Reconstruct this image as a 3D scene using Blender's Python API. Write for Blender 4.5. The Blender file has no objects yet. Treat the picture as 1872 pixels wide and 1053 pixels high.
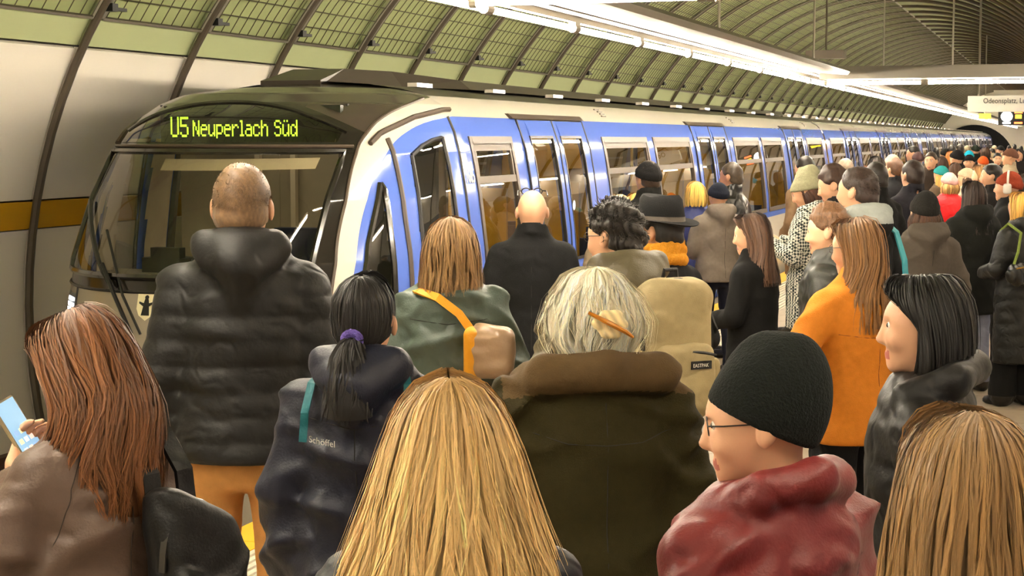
import bpy, math, random
import numpy as np
from math import pi, sin, cos, radians as rad

# ------------------------------------------------------------------ camera, world, exposure
SC = bpy.context.scene
COL = SC.collection
YAW, PITCH, FPX, CAMZ = rad(18.6), math.atan((526.5 - 254) / 3000), 3000.0, 2.0
cam = bpy.data.cameras.new('camera'); cam.sensor_width = 36; cam.lens = FPX / 1872 * 36
cam.clip_end = 400; cam.clip_start = .05
camo = bpy.data.objects.new('camera', cam); COL.objects.link(camo)
camo.location = (0, 0, CAMZ); camo.rotation_euler = (pi / 2 - PITCH, 0, YAW)
SC.camera = camo
wd = bpy.data.worlds.new('world'); SC.world = wd; wd.use_nodes = True
wd.node_tree.nodes['Background'].inputs[0].default_value = (1, .9, .75, 1)
wd.node_tree.nodes['Background'].inputs[1].default_value = .12
vs = SC.view_settings; vs.view_transform = 'Standard'; vs.look = 'None'; vs.gamma = 1; vs.exposure = 1.62
vs.use_curve_mapping = False
try:
    SC.cycles.max_bounces = 6; SC.cycles.diffuse_bounces = 3; SC.cycles.use_light_tree = False; SC.cycles.transparent_max_bounces = 12
    SC.cycles.sample_clamp_indirect = 6; SC.cycles.caustics_reflective = False; SC.cycles.caustics_refractive = False
    SC.cycles.use_denoising = True
except Exception:
    pass
TUBE_W = 80.0        # emission of the fluorescent tubes
CAB_W = 2.2          # emission of the carriage ceiling lights

# ------------------------------------------------------------------ camera geometry: a pixel of the photograph at a distance
_R = np.array([cos(YAW), sin(YAW), 0]); _Fh = np.array([-sin(YAW), cos(YAW), 0]); _u = np.array([0, 0, 1.])
_F = _Fh * cos(PITCH) - _u * sin(PITCH); _U = _Fh * sin(PITCH) + _u * cos(PITCH)
def px_depth(x, y, d):
    return np.array([0, 0, CAMZ]) + d * (_F + _R * (x - 936) / FPX - _U * (y - 526.5) / FPX)

# ------------------------------------------------------------------ materials
_mats = {}
def principled(name):
    m = bpy.data.materials.new(name); m.use_nodes = True
    nt = m.node_tree; b = nt.nodes['Principled BSDF']
    return m, nt, b
def lin(c):
    return tuple(((v / 12.92) if v <= .04045 else ((v + .055) / 1.055) ** 2.4) for v in c)
def mat(name, c, rough=.6, metal=0, var=.12, scale=8, bump=0, bscale=60, spec=.5, sheen=0, coat=0, srgb=True, stretch=None):
    """procedural surface: a colour with noise variation and fine noise relief"""
    if name in _mats: return _mats[name]
    m, nt, b = principled(name); N = nt.nodes; L = nt.links
    if srgb: c = lin(c)
    tc = N.new('ShaderNodeTexCoord'); mp = N.new('ShaderNodeMapping')
    if stretch: mp.inputs['Scale'].default_value = stretch
    L.new(tc.outputs['Object'], mp.inputs[0])
    nz = N.new('ShaderNodeTexNoise'); nz.inputs['Scale'].default_value = scale; nz.inputs['Detail'].default_value = 4
    L.new(mp.outputs[0], nz.inputs['Vector'])
    mx = N.new('ShaderNodeMix'); mx.data_type = 'RGBA'
    mx.inputs[6].default_value = (*[v * (1 - var) for v in c], 1); mx.inputs[7].default_value = (*[min(1, v * (1 + var)) for v in c], 1)
    L.new(nz.outputs['Fac'], mx.inputs[0]); L.new(mx.outputs[2], b.inputs['Base Color'])
    b.inputs['Roughness'].default_value = rough; b.inputs['Metallic'].default_value = metal
    b.inputs['Specular IOR Level'].default_value = spec
    if sheen: b.inputs['Sheen Weight'].default_value = sheen
    if coat: b.inputs['Coat Weight'].default_value = coat; b.inputs['Coat Roughness'].default_value = .08
    if bump:
        n2 = N.new('ShaderNodeTexNoise'); n2.inputs['Scale'].default_value = bscale; n2.inputs['Detail'].default_value = 3
        L.new(mp.outputs[0], n2.inputs['Vector'])
        bp = N.new('ShaderNodeBump'); bp.inputs['Strength'].default_value = bump; bp.inputs['Distance'].default_value = .01
        L.new(n2.outputs['Fac'], bp.inputs['Height']); L.new(bp.outputs[0], b.inputs['Normal'])
    _mats[name] = m
    return m
def emit(name, c, s):
    if name in _mats: return _mats[name]
    m, nt, b = principled(name)
    b.inputs['Base Color'].default_value = (*c, 1); b.inputs['Emission Color'].default_value = (*c, 1)
    b.inputs['Emission Strength'].default_value = s
    _mats[name] = m
    return m
def glass(name, tint, ior=1.5, base=.06, rough=.0):
    """thin pane: clear tint mixed with a mirror reflection by Fresnel"""
    if name in _mats: return _mats[name]
    m, nt, b = principled(name); N = nt.nodes; L = nt.links
    t = N.new('ShaderNodeBsdfTransparent'); t.inputs[0].default_value = (*tint, 1)
    g = N.new('ShaderNodeBsdfGlossy'); g.inputs['Roughness'].default_value = rough
    lw = N.new('ShaderNodeLayerWeight'); lw.inputs['Blend'].default_value = .5
    fr = N.new('ShaderNodeMath'); fr.operation = 'POWER'; fr.inputs[1].default_value = 4.0; L.new(lw.outputs['Facing'], fr.inputs[0])
    ad = N.new('ShaderNodeMath'); ad.operation = 'ADD'; ad.use_clamp = True; ad.inputs[1].default_value = base
    L.new(fr.outputs[0], ad.inputs[0])
    mx = N.new('ShaderNodeMixShader'); L.new(ad.outputs[0], mx.inputs[0]); L.new(t.outputs[0], mx.inputs[1]); L.new(g.outputs[0], mx.inputs[2])
    L.new(mx.outputs[0], N['Material Output'].inputs[0])
    _mats[name] = m
    return m

M = dict(
    panel=mat('wall_white', (.96, .925, .87), .45, var=.03, scale=2),
    yellow=mat('band_yellow', (.83, .62, .12), .45, var=.05, scale=3),
    green=mat('ceiling_green', (.64, .67, .47), .55, var=.10, scale=2.5, bump=.1, bscale=30),
    paleg=mat('panel_pale_green', (.74, .77, .58), .5, var=.06, scale=2),
    rib=mat('rib_brown', (.36, .32, .27), .45, var=.1, metal=.2),
    alu=mat('aluminium', (.66, .63, .58), .4, metal=.5, var=.06),
    wire=mat('wire_dark', (.30, .28, .20), .5, var=.1),
    clamp=mat('clamp_black', (.10, .10, .09), .5),
    beam=mat('beam_white', (.50, .475, .435), .5, var=.04, scale=2),
    housing=mat('lamp_housing', (.40, .37, .32), .4, var=.04),
    tube2=emit('tube_fill_light', (1.0, .88, .69), TUBE_W * .45),
    tube=emit('tube_light', (1.0, .88, .69), TUBE_W),
    floor=mat('stone_tile', (.58, .52, .44), .45, var=.14, scale=18, bump=.05),
    joint=mat('tile_joint', (.40, .36, .30), .8),
    ytile=mat('safety_yellow', (.88, .66, .08), .6, var=.08),
    groove=mat('tactile_tile', (.74, .71, .64), .6, var=.1),
    concrete=mat('concrete', (.50, .47, .42), .8, var=.15, bump=.3, bscale=40),
    ballast=mat('track_bed', (.30, .25, .20), .9, var=.4, scale=20, bump=.8, bscale=30),
    rail=mat('rail_steel', (.45, .40, .36), .35, metal=.8),
    maroon=mat('base_maroon', (.36, .27, .23), .6),
    dark=mat('tunnel_shade', (.05, .05, .07), .9),
    t_blue=mat('train_blue', (.335, .44, .765), .10, var=.03, scale=2, spec=.35),
    t_white=mat('train_white', (.80, .77, .72), .12, var=.03, scale=2, spec=.35),
    t_roof=mat('train_roof_grey', (.23, .20, .175), .4, var=.06, scale=3),
    t_mask=mat('train_mask', (.13, .12, .10), .18, var=.05, coat=.5),
    t_low=mat('train_front_grey', (.62, .58, .51), .25, var=.05, scale=2, coat=.4),
    t_frame=mat('window_frame', (.29, .24, .195), .5, metal=.0, var=.06),
    t_seal=mat('rubber_seal', (.09, .08, .08), .5),
    t_in=mat('interior_cream', (.80, .74, .64), .5, var=.04),
    t_yel=mat('interior_yellow', (.86, .66, .16), .45, var=.05),
    t_seat=mat('seat_blue', (.16, .19, .30), .7, var=.1),
    t_floor=mat('train_floor', (.34, .31, .29), .7, var=.1),
    t_pole=mat('grab_pole', (.86, .74, .30), .25, metal=.4),
    t_light=emit('carriage_light', (1, .86, .62), CAB_W),
    glass=glass('pane_glass', (.72, .70, .62), 1.55, .07),
    wglass=glass('windscreen_glass', (.66, .66, .58), 1.5, .04),
    black=mat('black_plastic', (.05, .05, .05), .4),
    led=emit('led_yellow', (.55, .95, .05), 1.1),
    ledbg=mat('display_green', (.10, .13, .06), .2, var=.1),
    lamp_w=emit('headlight', (.85, .92, 1), 6),
    sign=mat('sign_white', (.93, .91, .86), .5, var=.02),
    ink=mat('sign_ink', (.10, .09, .08), .6),
)

# ------------------------------------------------------------------ mesh helpers
def mesh(name, verts, faces, mats, idx=None, smooth=False):
    me = bpy.data.meshes.new(name)
    me.from_pydata([tuple(v) for v in verts], [], [tuple(f) for f in faces])
    for m in (mats if isinstance(mats, (list, tuple)) else [mats]): me.materials.append(m)
    if idx is not None: me.polygons.foreach_set('material_index', np.asarray(idx, dtype=np.int32))
    if smooth: me.polygons.foreach_set('use_smooth', np.ones(len(me.polygons), dtype=bool))
    me.update()
    if smooth: me.set_sharp_from_angle(angle=.7)
    return me
def link(name, me, parent=None, loc=(0, 0, 0), rot=(0, 0, 0)):
    o = bpy.data.objects.new(name, me); COL.objects.link(o)
    o.location = loc; o.rotation_euler = rot
    if parent is not None: o.parent = parent
    return o
def tag(o, label=None, cat=None, group=None, kind=None):
    if label: o['label'] = label
    if cat: o['category'] = cat
    if group: o['group'] = group
    if kind: o['kind'] = kind
    return o
def thing(name, label, cat, loc=(0, 0, 0), rz=0, group=None, kind=None):
    return tag(link(name, None, None, loc, (0, 0, rz)), label, cat, group, kind)
class MB:
    """collects boxes, tubes and sheets into one mesh"""
    def __init__(s): s.v = []; s.f = []; s.m = []
    def add(s, v, f, mi=0):
        n = len(s.v); s.v += [tuple(p) for p in v]; s.f += [tuple(i + n for i in q) for q in f]; s.m += [mi] * len(f); return s
    def box(s, a, b, mi=0):
        (x0, y0, z0), (x1, y1, z1) = a, b
        v = [(x0, y0, z0), (x1, y0, z0), (x1, y1, z0), (x0, y1, z0), (x0, y0, z1), (x1, y0, z1), (x1, y1, z1), (x0, y1, z1)]
        return s.add(v, [(0, 3, 2, 1), (4, 5, 6, 7), (0, 1, 5, 4), (1, 2, 6, 5), (2, 3, 7, 6), (3, 0, 4, 7)], mi)
    def tube(s, pts, r, n=6, mi=0, caps=True, flat=1.0):
        pts = np.asarray(pts, float); k = len(pts); rr = np.broadcast_to(np.asarray(r, float), (k,))
        t = np.gradient(pts, axis=0); t /= np.linalg.norm(t, axis=1)[:, None] + 1e-9
        ref = np.array([0, 0, 1.]) if abs(t[0][2]) < .9 else np.array([1., 0, 0])
        v = []
        for i in range(k):
            a = np.cross(t[i], ref); a /= np.linalg.norm(a) + 1e-9; b = np.cross(a, t[i]); ref = b
            for j in range(n):
                w = 2 * pi * j / n; v.append(pts[i] + rr[i] * (cos(w) * a + flat * sin(w) * b))
        f = [(i * n + j, i * n + (j + 1) % n, (i + 1) * n + (j + 1) % n, (i + 1) * n + j) for i in range(k - 1) for j in range(n)]
        if caps: f += [tuple(range(n))[::-1], tuple(range((k - 1) * n, k * n))]
        return s.add(v, f, mi)
    def grid(s, P, mi=0, flip=False):
        P = np.asarray(P); a, b = P.shape[:2]
        f = [(i * b + j, (i + 1) * b + j, (i + 1) * b + j + 1, i * b + j + 1) for i in range(a - 1) for j in range(b - 1)]
        if flip: f = [q[::-1] for q in f]
        return s.add(P.reshape(-1, 3), f, mi)
    def slab(s, P, nrm, th, mi=0):
        """sheet with thickness: P grid of points, nrm grid of unit normals"""
        P = np.asarray(P); nrm = np.asarray(nrm); Q = P - nrm * th; a, b = P.shape[:2]
        s.grid(P, mi); s.grid(Q, mi, True)
        n = len(s.v); rim = [(i, 0) for i in range(a)] + [(a - 1, j) for j in range(1, b)] + [(i, b - 1) for i in range(a - 2, -1, -1)] + [(0, j) for j in range(b - 2, 0, -1)]
        v = [P[i] for i in rim] + [Q[i] for i in rim]; k = len(rim)
        return s.add(v, [(i, (i + 1) % k, k + (i + 1) % k, k + i) for i in range(k)], mi)
    def mesh(s, name, mats, smooth=False): return mesh(name, s.v, s.f, mats, s.m, smooth)
    def obj(s, name, mats, parent=None, loc=(0, 0, 0), smooth=False): return link(name, s.mesh(name, mats, smooth), parent, loc)

# ------------------------------------------------------------------ the station tube
CX, CZ, CR = -3.4, .6, 4.35
RIB0, RIBD, NB0, NB1 = 10.97, 1.65, -11, 56       # ribs every 1.65 m
def arc(ph, r=CR, y=0.0): return np.array([CX + r * cos(ph), y, CZ + r * sin(ph)])
def arc_slab(mb, a0, a1, y0, y1, r=CR, th=.03, n=8, mi=0):
    A = np.linspace(rad(a0), rad(a1), n)
    P = np.array([[arc(a, r, y) for a in A] for y in (y0, y1)]); Nn = np.array([[-np.array([cos(a), 0, sin(a)]) for a in A] for _ in (0, 1)])
    return mb.slab(P, Nn, th, mi)
g = .012
def panel_mesh(name, a0, a1, m, r=CR, n=8):
    mb = MB(); arc_slab(mb, a0, a1, g, RIBD - g, r, .03, n); return mb.mesh(name, m, True)
PM = dict(low=panel_mesh('wall_panel', 193.3, 170.9, M['panel']), yel=panel_mesh('yellow_panel', 170.7, 167.9, M['yellow'], CR - .02, 3),
          up=panel_mesh('wall_panel_upper', 167.7, 151.3, M['panel']), grn=panel_mesh('green_panel', 150.9, 147.8, M['paleg'], CR, 4),
          mesh1=panel_mesh('ceiling_panel', 147.6, 135.3, M['green'], CR + .03, 6), pale=panel_mesh('pale_panel', 135.1, 131.3, M['paleg'], CR, 4),
          mesh2=panel_mesh('ceiling_panel_crown', 131.1, 49, M['green'], CR + .03, 20), pale2=panel_mesh('pale_panel_far', 48.8, 43.2, M['green'], CR, 4),
          right=panel_mesh('wall_panel_platform', 22, -7.9, M['panel'], CR, 10), rup=panel_mesh('wall_panel_lintel', 43, 22.2, M['panel'], CR, 6))
def wire_mesh(a0, a1):
    mb = MB(); n = max(5, int(abs(a1 - a0) / 3))
    A = np.linspace(rad(a0), rad(a1), n); r = CR - .055
    for y in np.linspace(.10, RIBD - .10, 10): mb.tube([arc(a, r, y) for a in A], .0045, 4, caps=False)
    for a in np.linspace(rad(a0), rad(a1), int(abs(a1 - a0) / 1.85)): mb.tube([arc(a, r, .08), arc(a, r, RIBD - .08)], .0055, 4, caps=False)
    return mb.mesh('wire_grid', M['wire'])
def edge_mesh(a0, a1):
    mb = MB(); A = np.linspace(rad(a0), rad(a1), 12); r = CR - .05
    for y in (.075, RIBD - .075): mb.tube([arc(a, r, y) for a in A], .014, 4)
    for a in (A[0], A[-1]): mb.tube([arc(a, r, .07), arc(a, r, RIBD - .07)], .014, 4)
    return mb.mesh('panel_frame', M['alu'])
def clamp_mesh(a0, a1):
    mb = MB()
    for a in (a0 - 1.3, a1 + 1.3):
        p = arc(rad(a), CR - .07, 0); mb.box(p + (-.035, .03, -.03), p + (.035, .11, .03)); mb.box(p + (-.02, .10, -.02), p + (.02, .26, .005))
    return mb.mesh('panel_clamp', M['clamp'])
ribm = MB(); ribm.tube([arc(a, CR - .045, 0) for a in np.linspace(rad(193.3), rad(-7.9), 56)], .033, 8)
ribm = ribm.mesh('rib', M['rib'], True)
W1, W2, E1, E2, K1 = wire_mesh(147.2, 135.7), wire_mesh(130.7, 92.0), edge_mesh(147.4, 135.5), edge_mesh(130.9, 91.6), clamp_mesh(147.2, 135.7)
wall_l = thing('wall_left', 'curved white panelled track wall with a yellow band', None, (0, 0, 0), kind='structure')
wall_r = thing('wall_right', 'pale panelled wall behind the platform', None, kind='structure')
ceil = thing('ceiling', 'green vaulted station ceiling with dark ribs and wire grids', None, kind='structure')
for k in range(NB0, NB1):
    y = RIB0 + k * RIBD; lo = (0, y, 0)
    link('rib', ribm, ceil, lo)
    for q, nm in (('low', 'wall_panel'), ('yel', 'yellow_panel'), ('up', 'wall_panel')): link(nm, PM[q], wall_l, lo)
    for q, nm in (('grn', 'green_panel'), ('mesh1', 'ceiling_panel'), ('pale', 'pale_panel'), ('mesh2', 'ceiling_panel'), ('pale2', 'pale_panel')): link(nm, PM[q], ceil, lo)
    link('wall_panel', PM['rup'], wall_r, lo)
    if k % 4 == 0: link('wall_panel', PM['right'], wall_r, lo)      # passages to the hall lie between
    if k >= -2:
        link('wire_grid', W1, ceil, lo); link('panel_frame', E1, ceil, lo)
        if k < 30: link('panel_clamp', K1, ceil, lo)
        link('wire_grid', W2, ceil, lo); link('panel_frame', E2, ceil, lo)
YB, YE = RIB0 + NB0 * RIBD, RIB0 + NB1 * RIBD
# shell behind the panels so that no light leaks
mb = MB(); A = np.linspace(rad(196), rad(22), 40)
mb.grid(np.array([[arc(a, CR + .12, y) for a in A] for y in (YB - .2, YE + .2)]), 0)
mb.obj('wall_back_shell', M['concrete'], None, smooth=True); tag(bpy.data.objects['wall_back_shell'], 'concrete tube behind the station panels', kind='structure')
# end wall with a dark sheet as tunnel mouth; rear end left open for fill light
def disc_wall(name, y, holes, m, label):
    mb = MB()
    A = np.linspace(rad(196), rad(-10), 48); P = [arc(a, CR + .1, y) for a in A] + [(1.2, y, -1.3), (-8.1, y, -1.3)]
    mb.add(P, [tuple(range(len(P)))]); o = mb.obj(name, m); return tag(o, label, kind='structure')
disc_wall('wall_far', YE + .1, None, M['panel'], 'cream end wall of the station around the tunnel mouth')
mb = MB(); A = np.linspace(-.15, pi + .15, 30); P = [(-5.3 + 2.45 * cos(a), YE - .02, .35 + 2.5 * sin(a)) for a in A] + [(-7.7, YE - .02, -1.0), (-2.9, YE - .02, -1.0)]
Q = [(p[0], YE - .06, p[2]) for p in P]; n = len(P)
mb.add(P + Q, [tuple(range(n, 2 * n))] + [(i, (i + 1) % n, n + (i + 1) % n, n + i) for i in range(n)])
tag(mb.obj('wall_tunnel_mouth', M['dark']), 'tunnel mouth at the far platform end, a flat sheet painted dark', kind='structure')  # flat near-black sheet paints the unlit depth of the tunnel

# platform: base slab, stone tiles, tactile strip and yellow edge line
EDGE = -4.0
fl = MB(); fl.box((EDGE, YB, -1.15), (1.1, YE, -.021)); fl = tag(fl.obj('floor', M['joint']), 'beige stone platform floor', kind='structure')
TS = .6
tm = MB(); tm.box((.004, .004, -.02), (TS - .004, TS - .004, 0)); tm = tm.mesh('floor_tile', M['floor'])
nt_ = 0
for j in range(8, 46):
    for i in range(7):
        link('floor_tile', tm, fl, (-3.13 + i * TS, j * TS, 0)); nt_ += 1
rest = MB(); rest.box((-3.13, YB, -.02), (1.08, 8 * TS - .004, 0)); rest.box((-3.13, 46 * TS + .004, -.02), (1.08, YE, 0))
rest.obj('paving', M['floor'], fl)
gm = MB()
for q in range(10): gm.box((-3.70 + q * .056, .003, -.02), (-3.70 + q * .056 + .034, 1.197, .006))
gm.box((-3.71, .003, -.02), (-3.14, 1.197, -.006))
gm = gm.mesh('tactile_tile', M['groove'])
ym = MB(); ym.box((-3.99, .003, -.02), (-3.72, 1.197, 0)); ym = ym.mesh('edge_tile', M['ytile'])
for j in range(-4, 84): link('tactile_tile', gm, fl, (0, j * 1.2, 0)); link('edge_tile', ym, fl, (0, j * 1.2, 0))
# track bed, rails, wall foot
mb = MB(); mb.box((-8.1, YB, -1.4), (EDGE - .01, YE, -1.12)); tag(mb.obj('ground_track_bed', M['ballast']), 'dark gravelly track bed below the platform', kind='structure')
for x in (-6.15, -4.70):
    mb = MB(); mb.box((x - .035, YB, -1.12), (x + .035, YE, -.98)); mb.box((x - .07, YB, -1.125), (x + .07, YE, -1.10))
    tag(mb.obj('running_rail', M['rail']), 'steel running rail %s' % ('nearer the track wall' if x < -5 else 'nearer the platform edge'), 'rail', 'running rails')
mb = MB(); mb.box((-7.9, YB, -.62), (-7.55, YE, -.40), 1); mb.box((-7.9, YB, -1.13), (-7.25, YE, -.62), 0)
tag(mb.obj('wall_foot', [M['concrete'], M['maroon']]), 'concrete ledge at the foot of the track wall', kind='structure')

# ------------------------------------------------------------------ light beams with fluorescent tubes
LX, LZ, LD, LY0 = -2.8, 2.655, 1.57, 7.92
tubem = MB(); tubem.tube([(0, .06, 0), (0, LD - .06, 0)], .018, 8); tube2 = tubem.mesh('tube', M['tube2'], True); tubem = tubem.mesh('tube', M['tube'], True)
hm = MB(); hm.box((-.02, .0, .034), (.02, LD, .075)); hm.box((-.02, .0, .07), (.10, LD, .085)); hm = hm.mesh('housing', M['housing'])
sk = MB(); sk.tube([(0, 0, 0), (0, .05, 0)], .028, 10); sk.box((-.022, 0, 0), (.022, .05, .04)); sk = sk.mesh('socket', M['housing'])
ORD = 'first second third fourth fifth sixth seventh eighth ninth tenth eleventh twelfth'.split()
def lamp(loc, rz, label, grp):
    o = thing('fluorescent_lamp', label, 'lamp', loc, rz, grp)
    link('tube', tube2 if loc[0] > 0 else tubem, o); link('housing', hm, o); link('socket', sk, o); link('socket', sk, o, (0, LD - .05, 0)); return o
mb = MB()
sec = [(-2.74, 2.735), (-2.70, 2.70), (-2.32, 2.705), (-2.28, 2.76), (-2.36, 2.95), (-2.62, 2.95)]
def prism_y(mb, sec, y0, y1, mi=0):
    n = len(sec); v = [(x, y0, z) for x, z in sec] + [(x, y1, z) for x, z in sec]
    mb.add(v, [tuple(range(n)), tuple(range(2 * n - 1, n - 1, -1))] + [(i, n + i, n + (i + 1) % n, (i + 1) % n) for i in range(n)], mi)
BEAMSEC = [(-2.745, 2.745), (-2.70, 2.735), (-2.30, 2.70), (-2.27, 2.735), (-2.40, 2.80), (-2.74, 2.80)]
def make_beam(x0, y0, y1, label, flip=1):
    mb = MB(); prism_y(mb, [((x - LX) * flip + x0, z) for x, z in BEAMSEC], y0, y1)
    return tag(mb.obj('light_beam', M['beam']), label, 'light beam', 'suspended light beams')
make_beam(LX, YB + .3, 18.4, 'long white light beam above the platform edge, near stretch')
make_beam(LX, 18.7, YE - .3, 'long white light beam above the platform edge, beyond the cross beam')
k0 = -7
for k in range(k0, 61):
    y = LY0 + k * LD
    if y + LD > YE - .4: break
    if k >= -1: lab = ('%s fluorescent tube lamp on the platform-edge beam, counted from the top picture edge' % ORD[k + 1]) if k < 10 else 'small distant fluorescent tube lamp in the receding row over the platform edge'
    else: lab = 'fluorescent tube lamp on the edge beam behind the photographer'
    lamp((LX, y, LZ), 0, lab, 'fluorescent lamps over the platform edge')
for k in range(-6, 24, 2):  # added row of weaker tubes, out of view, to light crowd and floor
    y = LY0 + k * LD
    lamp((.22, y, LZ), 0, 'added fill-light tube lamp out of view along the platform wall', 'added fill lamps along the platform wall')
for cy, lab in ((7.05, 'white cross beam overhead at the top edge of the picture'), (18.55, 'white cross beam spanning the platform beyond the vault opening')):
    mb = MB(); v = []
    sec = [(cy - .05, 2.80), (cy - .09, 2.66), (cy - .05, 2.645), (cy + .30, 2.66), (cy + .30, 2.80)]; n = len(sec)
    for x in (-2.62, .36): v += [(x, y, z) for y, z in sec]
    mb.add(v, [tuple(range(n))[::-1], tuple(range(n, 2 * n))] + [(i, (i + 1) % n, n + (i + 1) % n, n + i) for i in range(n)])
    tag(mb.obj('cross_beam', M['beam']), lab, 'light beam', 'suspended light beams')
    for q in (0, 1):
        lp = lamp((-1.49 + 1.09 * q, cy + .0, LZ - .04), pi / 2, 'fluorescent tube lamp on the %s cross beam, %s' % ('nearer' if cy < 10 else 'farther', 'the one next to the edge beam' if q == 0 else 'the one towards the wall'), 'fluorescent lamps on the cross beams'); lp.scale = (1, .69, 1)
# hanger rods of the beams
for x, y in ((-2.5, 12.3), (-2.5, 17.2), (-2.5, 24.), (-1.2, 18.6)):
    mb = MB(); top = CZ + math.sqrt(CR ** 2 - (x - CX) ** 2); mb.tube([(x, y, 2.79), (x, y, top)], .012, 6)
    tag(mb.obj('hanger_rod', M['alu']), {12.3: 'thin hanger rod over the nearer edge beam', 17.2: 'thin hanger rod near the beam corner', 24.: 'thin hanger rod behind the cross beam', 18.6: 'thin hanger rod on top of the cross beam'}[y], 'rod', 'beam hanger rods')
# ------------------------------------------------------------------ lettering
def text_geo(body, size=1.0, extrude=0.0, sx=1.0):
    cu = bpy.data.curves.new('t', 'FONT'); cu.body = body; cu.size = size; cu.extrude = extrude; cu.resolution_u = 3
    o = bpy.data.objects.new('t', cu); COL.objects.link(o)
    bpy.context.view_layer.update()
    me = o.evaluated_get(bpy.context.evaluated_depsgraph_get()).to_mesh()
    v = np.array([tuple(p.co) for p in me.vertices]); f = [tuple(p.vertices) for p in me.polygons]
    bpy.data.objects.remove(o); bpy.data.curves.remove(cu)
    v[:, 0] *= sx
    return v, f
def text_obj(name, body, size, m, parent, origin, ax, up, th=.004, sx=1.0, center=False):
    v, f = text_geo(body, size, th / 2, sx)
    if center: v[:, 0] -= (v[:, 0].max() + v[:, 0].min()) / 2
    ax = np.array(ax, float); up = np.array(up, float); nr = np.cross(ax, up)
    P = np.array(origin, float) + v[:, :1] * ax + v[:, 1:2] * up + v[:, 2:3] * nr
    return link(name, mesh(name, P, f, m), parent)

# exit sign, far signs, display board
sg = thing('exit_sign', 'white hanging exit sign lettered Odeonsplatz above the crowd', 'sign', (-.6, 30, 2.47))
mb = MB(); mb.box((-1.06, -.05, 0), (.52, .05, .28)); mb.obj('sign_box', M['sign'], sg)
text_obj('lettering', 'Odeonsplatz, Lu', .128, M['ink'], sg, (-.80, -.054, .150), (1, 0, 0), (0, 0, 1), .006, .84)
for x in (-.88, .35):
    mb = MB(); top = CZ + math.sqrt(CR ** 2 - (x - .6 - CX) ** 2) - 2.47
    mb.tube([(x, 0, .27), (x, 0, top)], .022, 6); mb.obj('rod', M['alu'], sg)
sg = thing('white_sign', 'blank white hanging panel just above the exit sign', 'sign', (-.9, 33, 2.78))
mb = MB(); mb.box((-.45, -.04, 0), (1.2, .04, .15)); mb.obj('sign_box', M['sign'], sg)
mb = MB(); mb.tube([(.5, 0, .14), (.5, 0, 1.35)], .02, 6); mb.obj('rod', M['alu'], sg)
db = thing('departure_board', 'black departure display with round white clock and yellow and red boxes', 'display', (-1.5, 40, 2.32))
mb = MB(); mb.box((-.02, -.06, 0), (1.5, .06, .33)); mb.obj('housing', M['black'], db)
A = np.linspace(0, 2 * pi, 24, endpoint=False)
mb = MB(); n = 24; mb.add([(.17 + .13 * cos(a), -.075, .20 + .12 * sin(a)) for a in A] + [(.17 + .13 * cos(a), -.06, .20 + .12 * sin(a)) for a in A], [tuple(range(n))] + [(i, n + i, n + (i + 1) % n, (i + 1) % n) for i in range(n)])
mb.obj('clock_face', emit('clock_white', (.9, 1, 1), 2.5), db)
mb = MB(); mb.box((.36, -.07, .15), (.50, -.06, .24)); mb.obj('yellow_box', emit('board_yellow', (1, .6, .02), 2), db)
for z in (.29, .05):
    mb = MB(); mb.box((.34, -.07, z - .02), (.52, -.06, z + .02)); mb.obj('red_box', emit('board_red', (1, .12, .03), 2), db)
mb = MB(); mb.box((.08, -.07, .03), (.26, -.06, .07)); mb.obj('white_line', emit('board_white', (1, 1, 1), 2), db)
mb = MB(); mb.tube([(.75, 0, .32), (.75, 0, 2.2)], .03, 6); mb.obj('rod', M['alu'], db)
ys_ = thing('yellow_sign', 'small glowing yellow sign far down the platform', 'sign', (-2.2, 45, 2.52))
mb = MB(); mb.box((0, -.05, 0), (.30, .05, .14)); mb.obj('sign_box', emit('sign_yellow', (1, .62, .02), 1.6), ys_)
mb = MB(); mb.tube([(.15, 0, .13), (.15, 0, 2.25)], .02, 6); mb.obj('rod', M['alu'], ys_)
sp = thing('ceiling_speaker', 'grey boxy loudspeaker hanging under the vault beyond the cross beam', 'loudspeaker', tuple(px_depth(1510, 100, 24)))
mb = MB(); mb.box((-.28, -.12, -.06), (.28, .12, .06)); mb.obj('box', M['rib'], sp); mb = MB(); mb.tube([(0, 0, .05), (0, 0, 1.2)], .015, 6); mb.obj('rod', M['rib'], sp)

# ------------------------------------------------------------------ the train
XC = -5.42
ZT = [-.9, -.5, .5, .9, 1.2, 1.6, 1.9, 2.05, 2.16, 2.25, 2.32, 2.37, 2.41, 2.44]
WT = [1.1, 1.22, 1.36, 1.36, 1.34, 1.29, 1.24, 1.20, 1.15, 1.06, .93, .74, .46, 0.0]
YT = [9.1, 8.95, 8.84, 8.84, 8.93, 9.18, 9.47, 9.68, 9.88, 10.1, 10.35, 10.75, 11.3, 12.2]
def tw(z): return np.interp(z, ZT, WT)
def ytip(z): return np.interp(z, ZT, YT)
def yside(z): return np.maximum(11.35, ytip(z) + .9)
NEXP = 2.05
def nose_y(u, z):
    t = np.clip(np.abs(u) / np.maximum(tw(z), 1e-4), 0, 1)
    return yside(z) - (yside(z) - ytip(z)) * (1 - t ** NEXP) ** (1 / NEXP)
def nose_pt(u, z, off=0.0):
    """point of the nose skin at lateral u and height z, moved out by off"""
    e = .01
    if off == 0: return np.array([XC + u, float(nose_y(u, z)), z])
    p = np.array([XC + u, float(nose_y(u, z)), z]); W = float(tw(z))
    u1, u0 = min(u + e, W), max(u - e, -W)
    du = np.array([u1 - u0, float(nose_y(u1, z) - nose_y(u0, z)), 0])
    dz = np.array([0, float(nose_y(u, z + e) - nose_y(u, z - e)), 2 * e])
    n = np.cross(du, dz); n /= np.linalg.norm(n) + 1e-9
    return p + n * off
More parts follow.
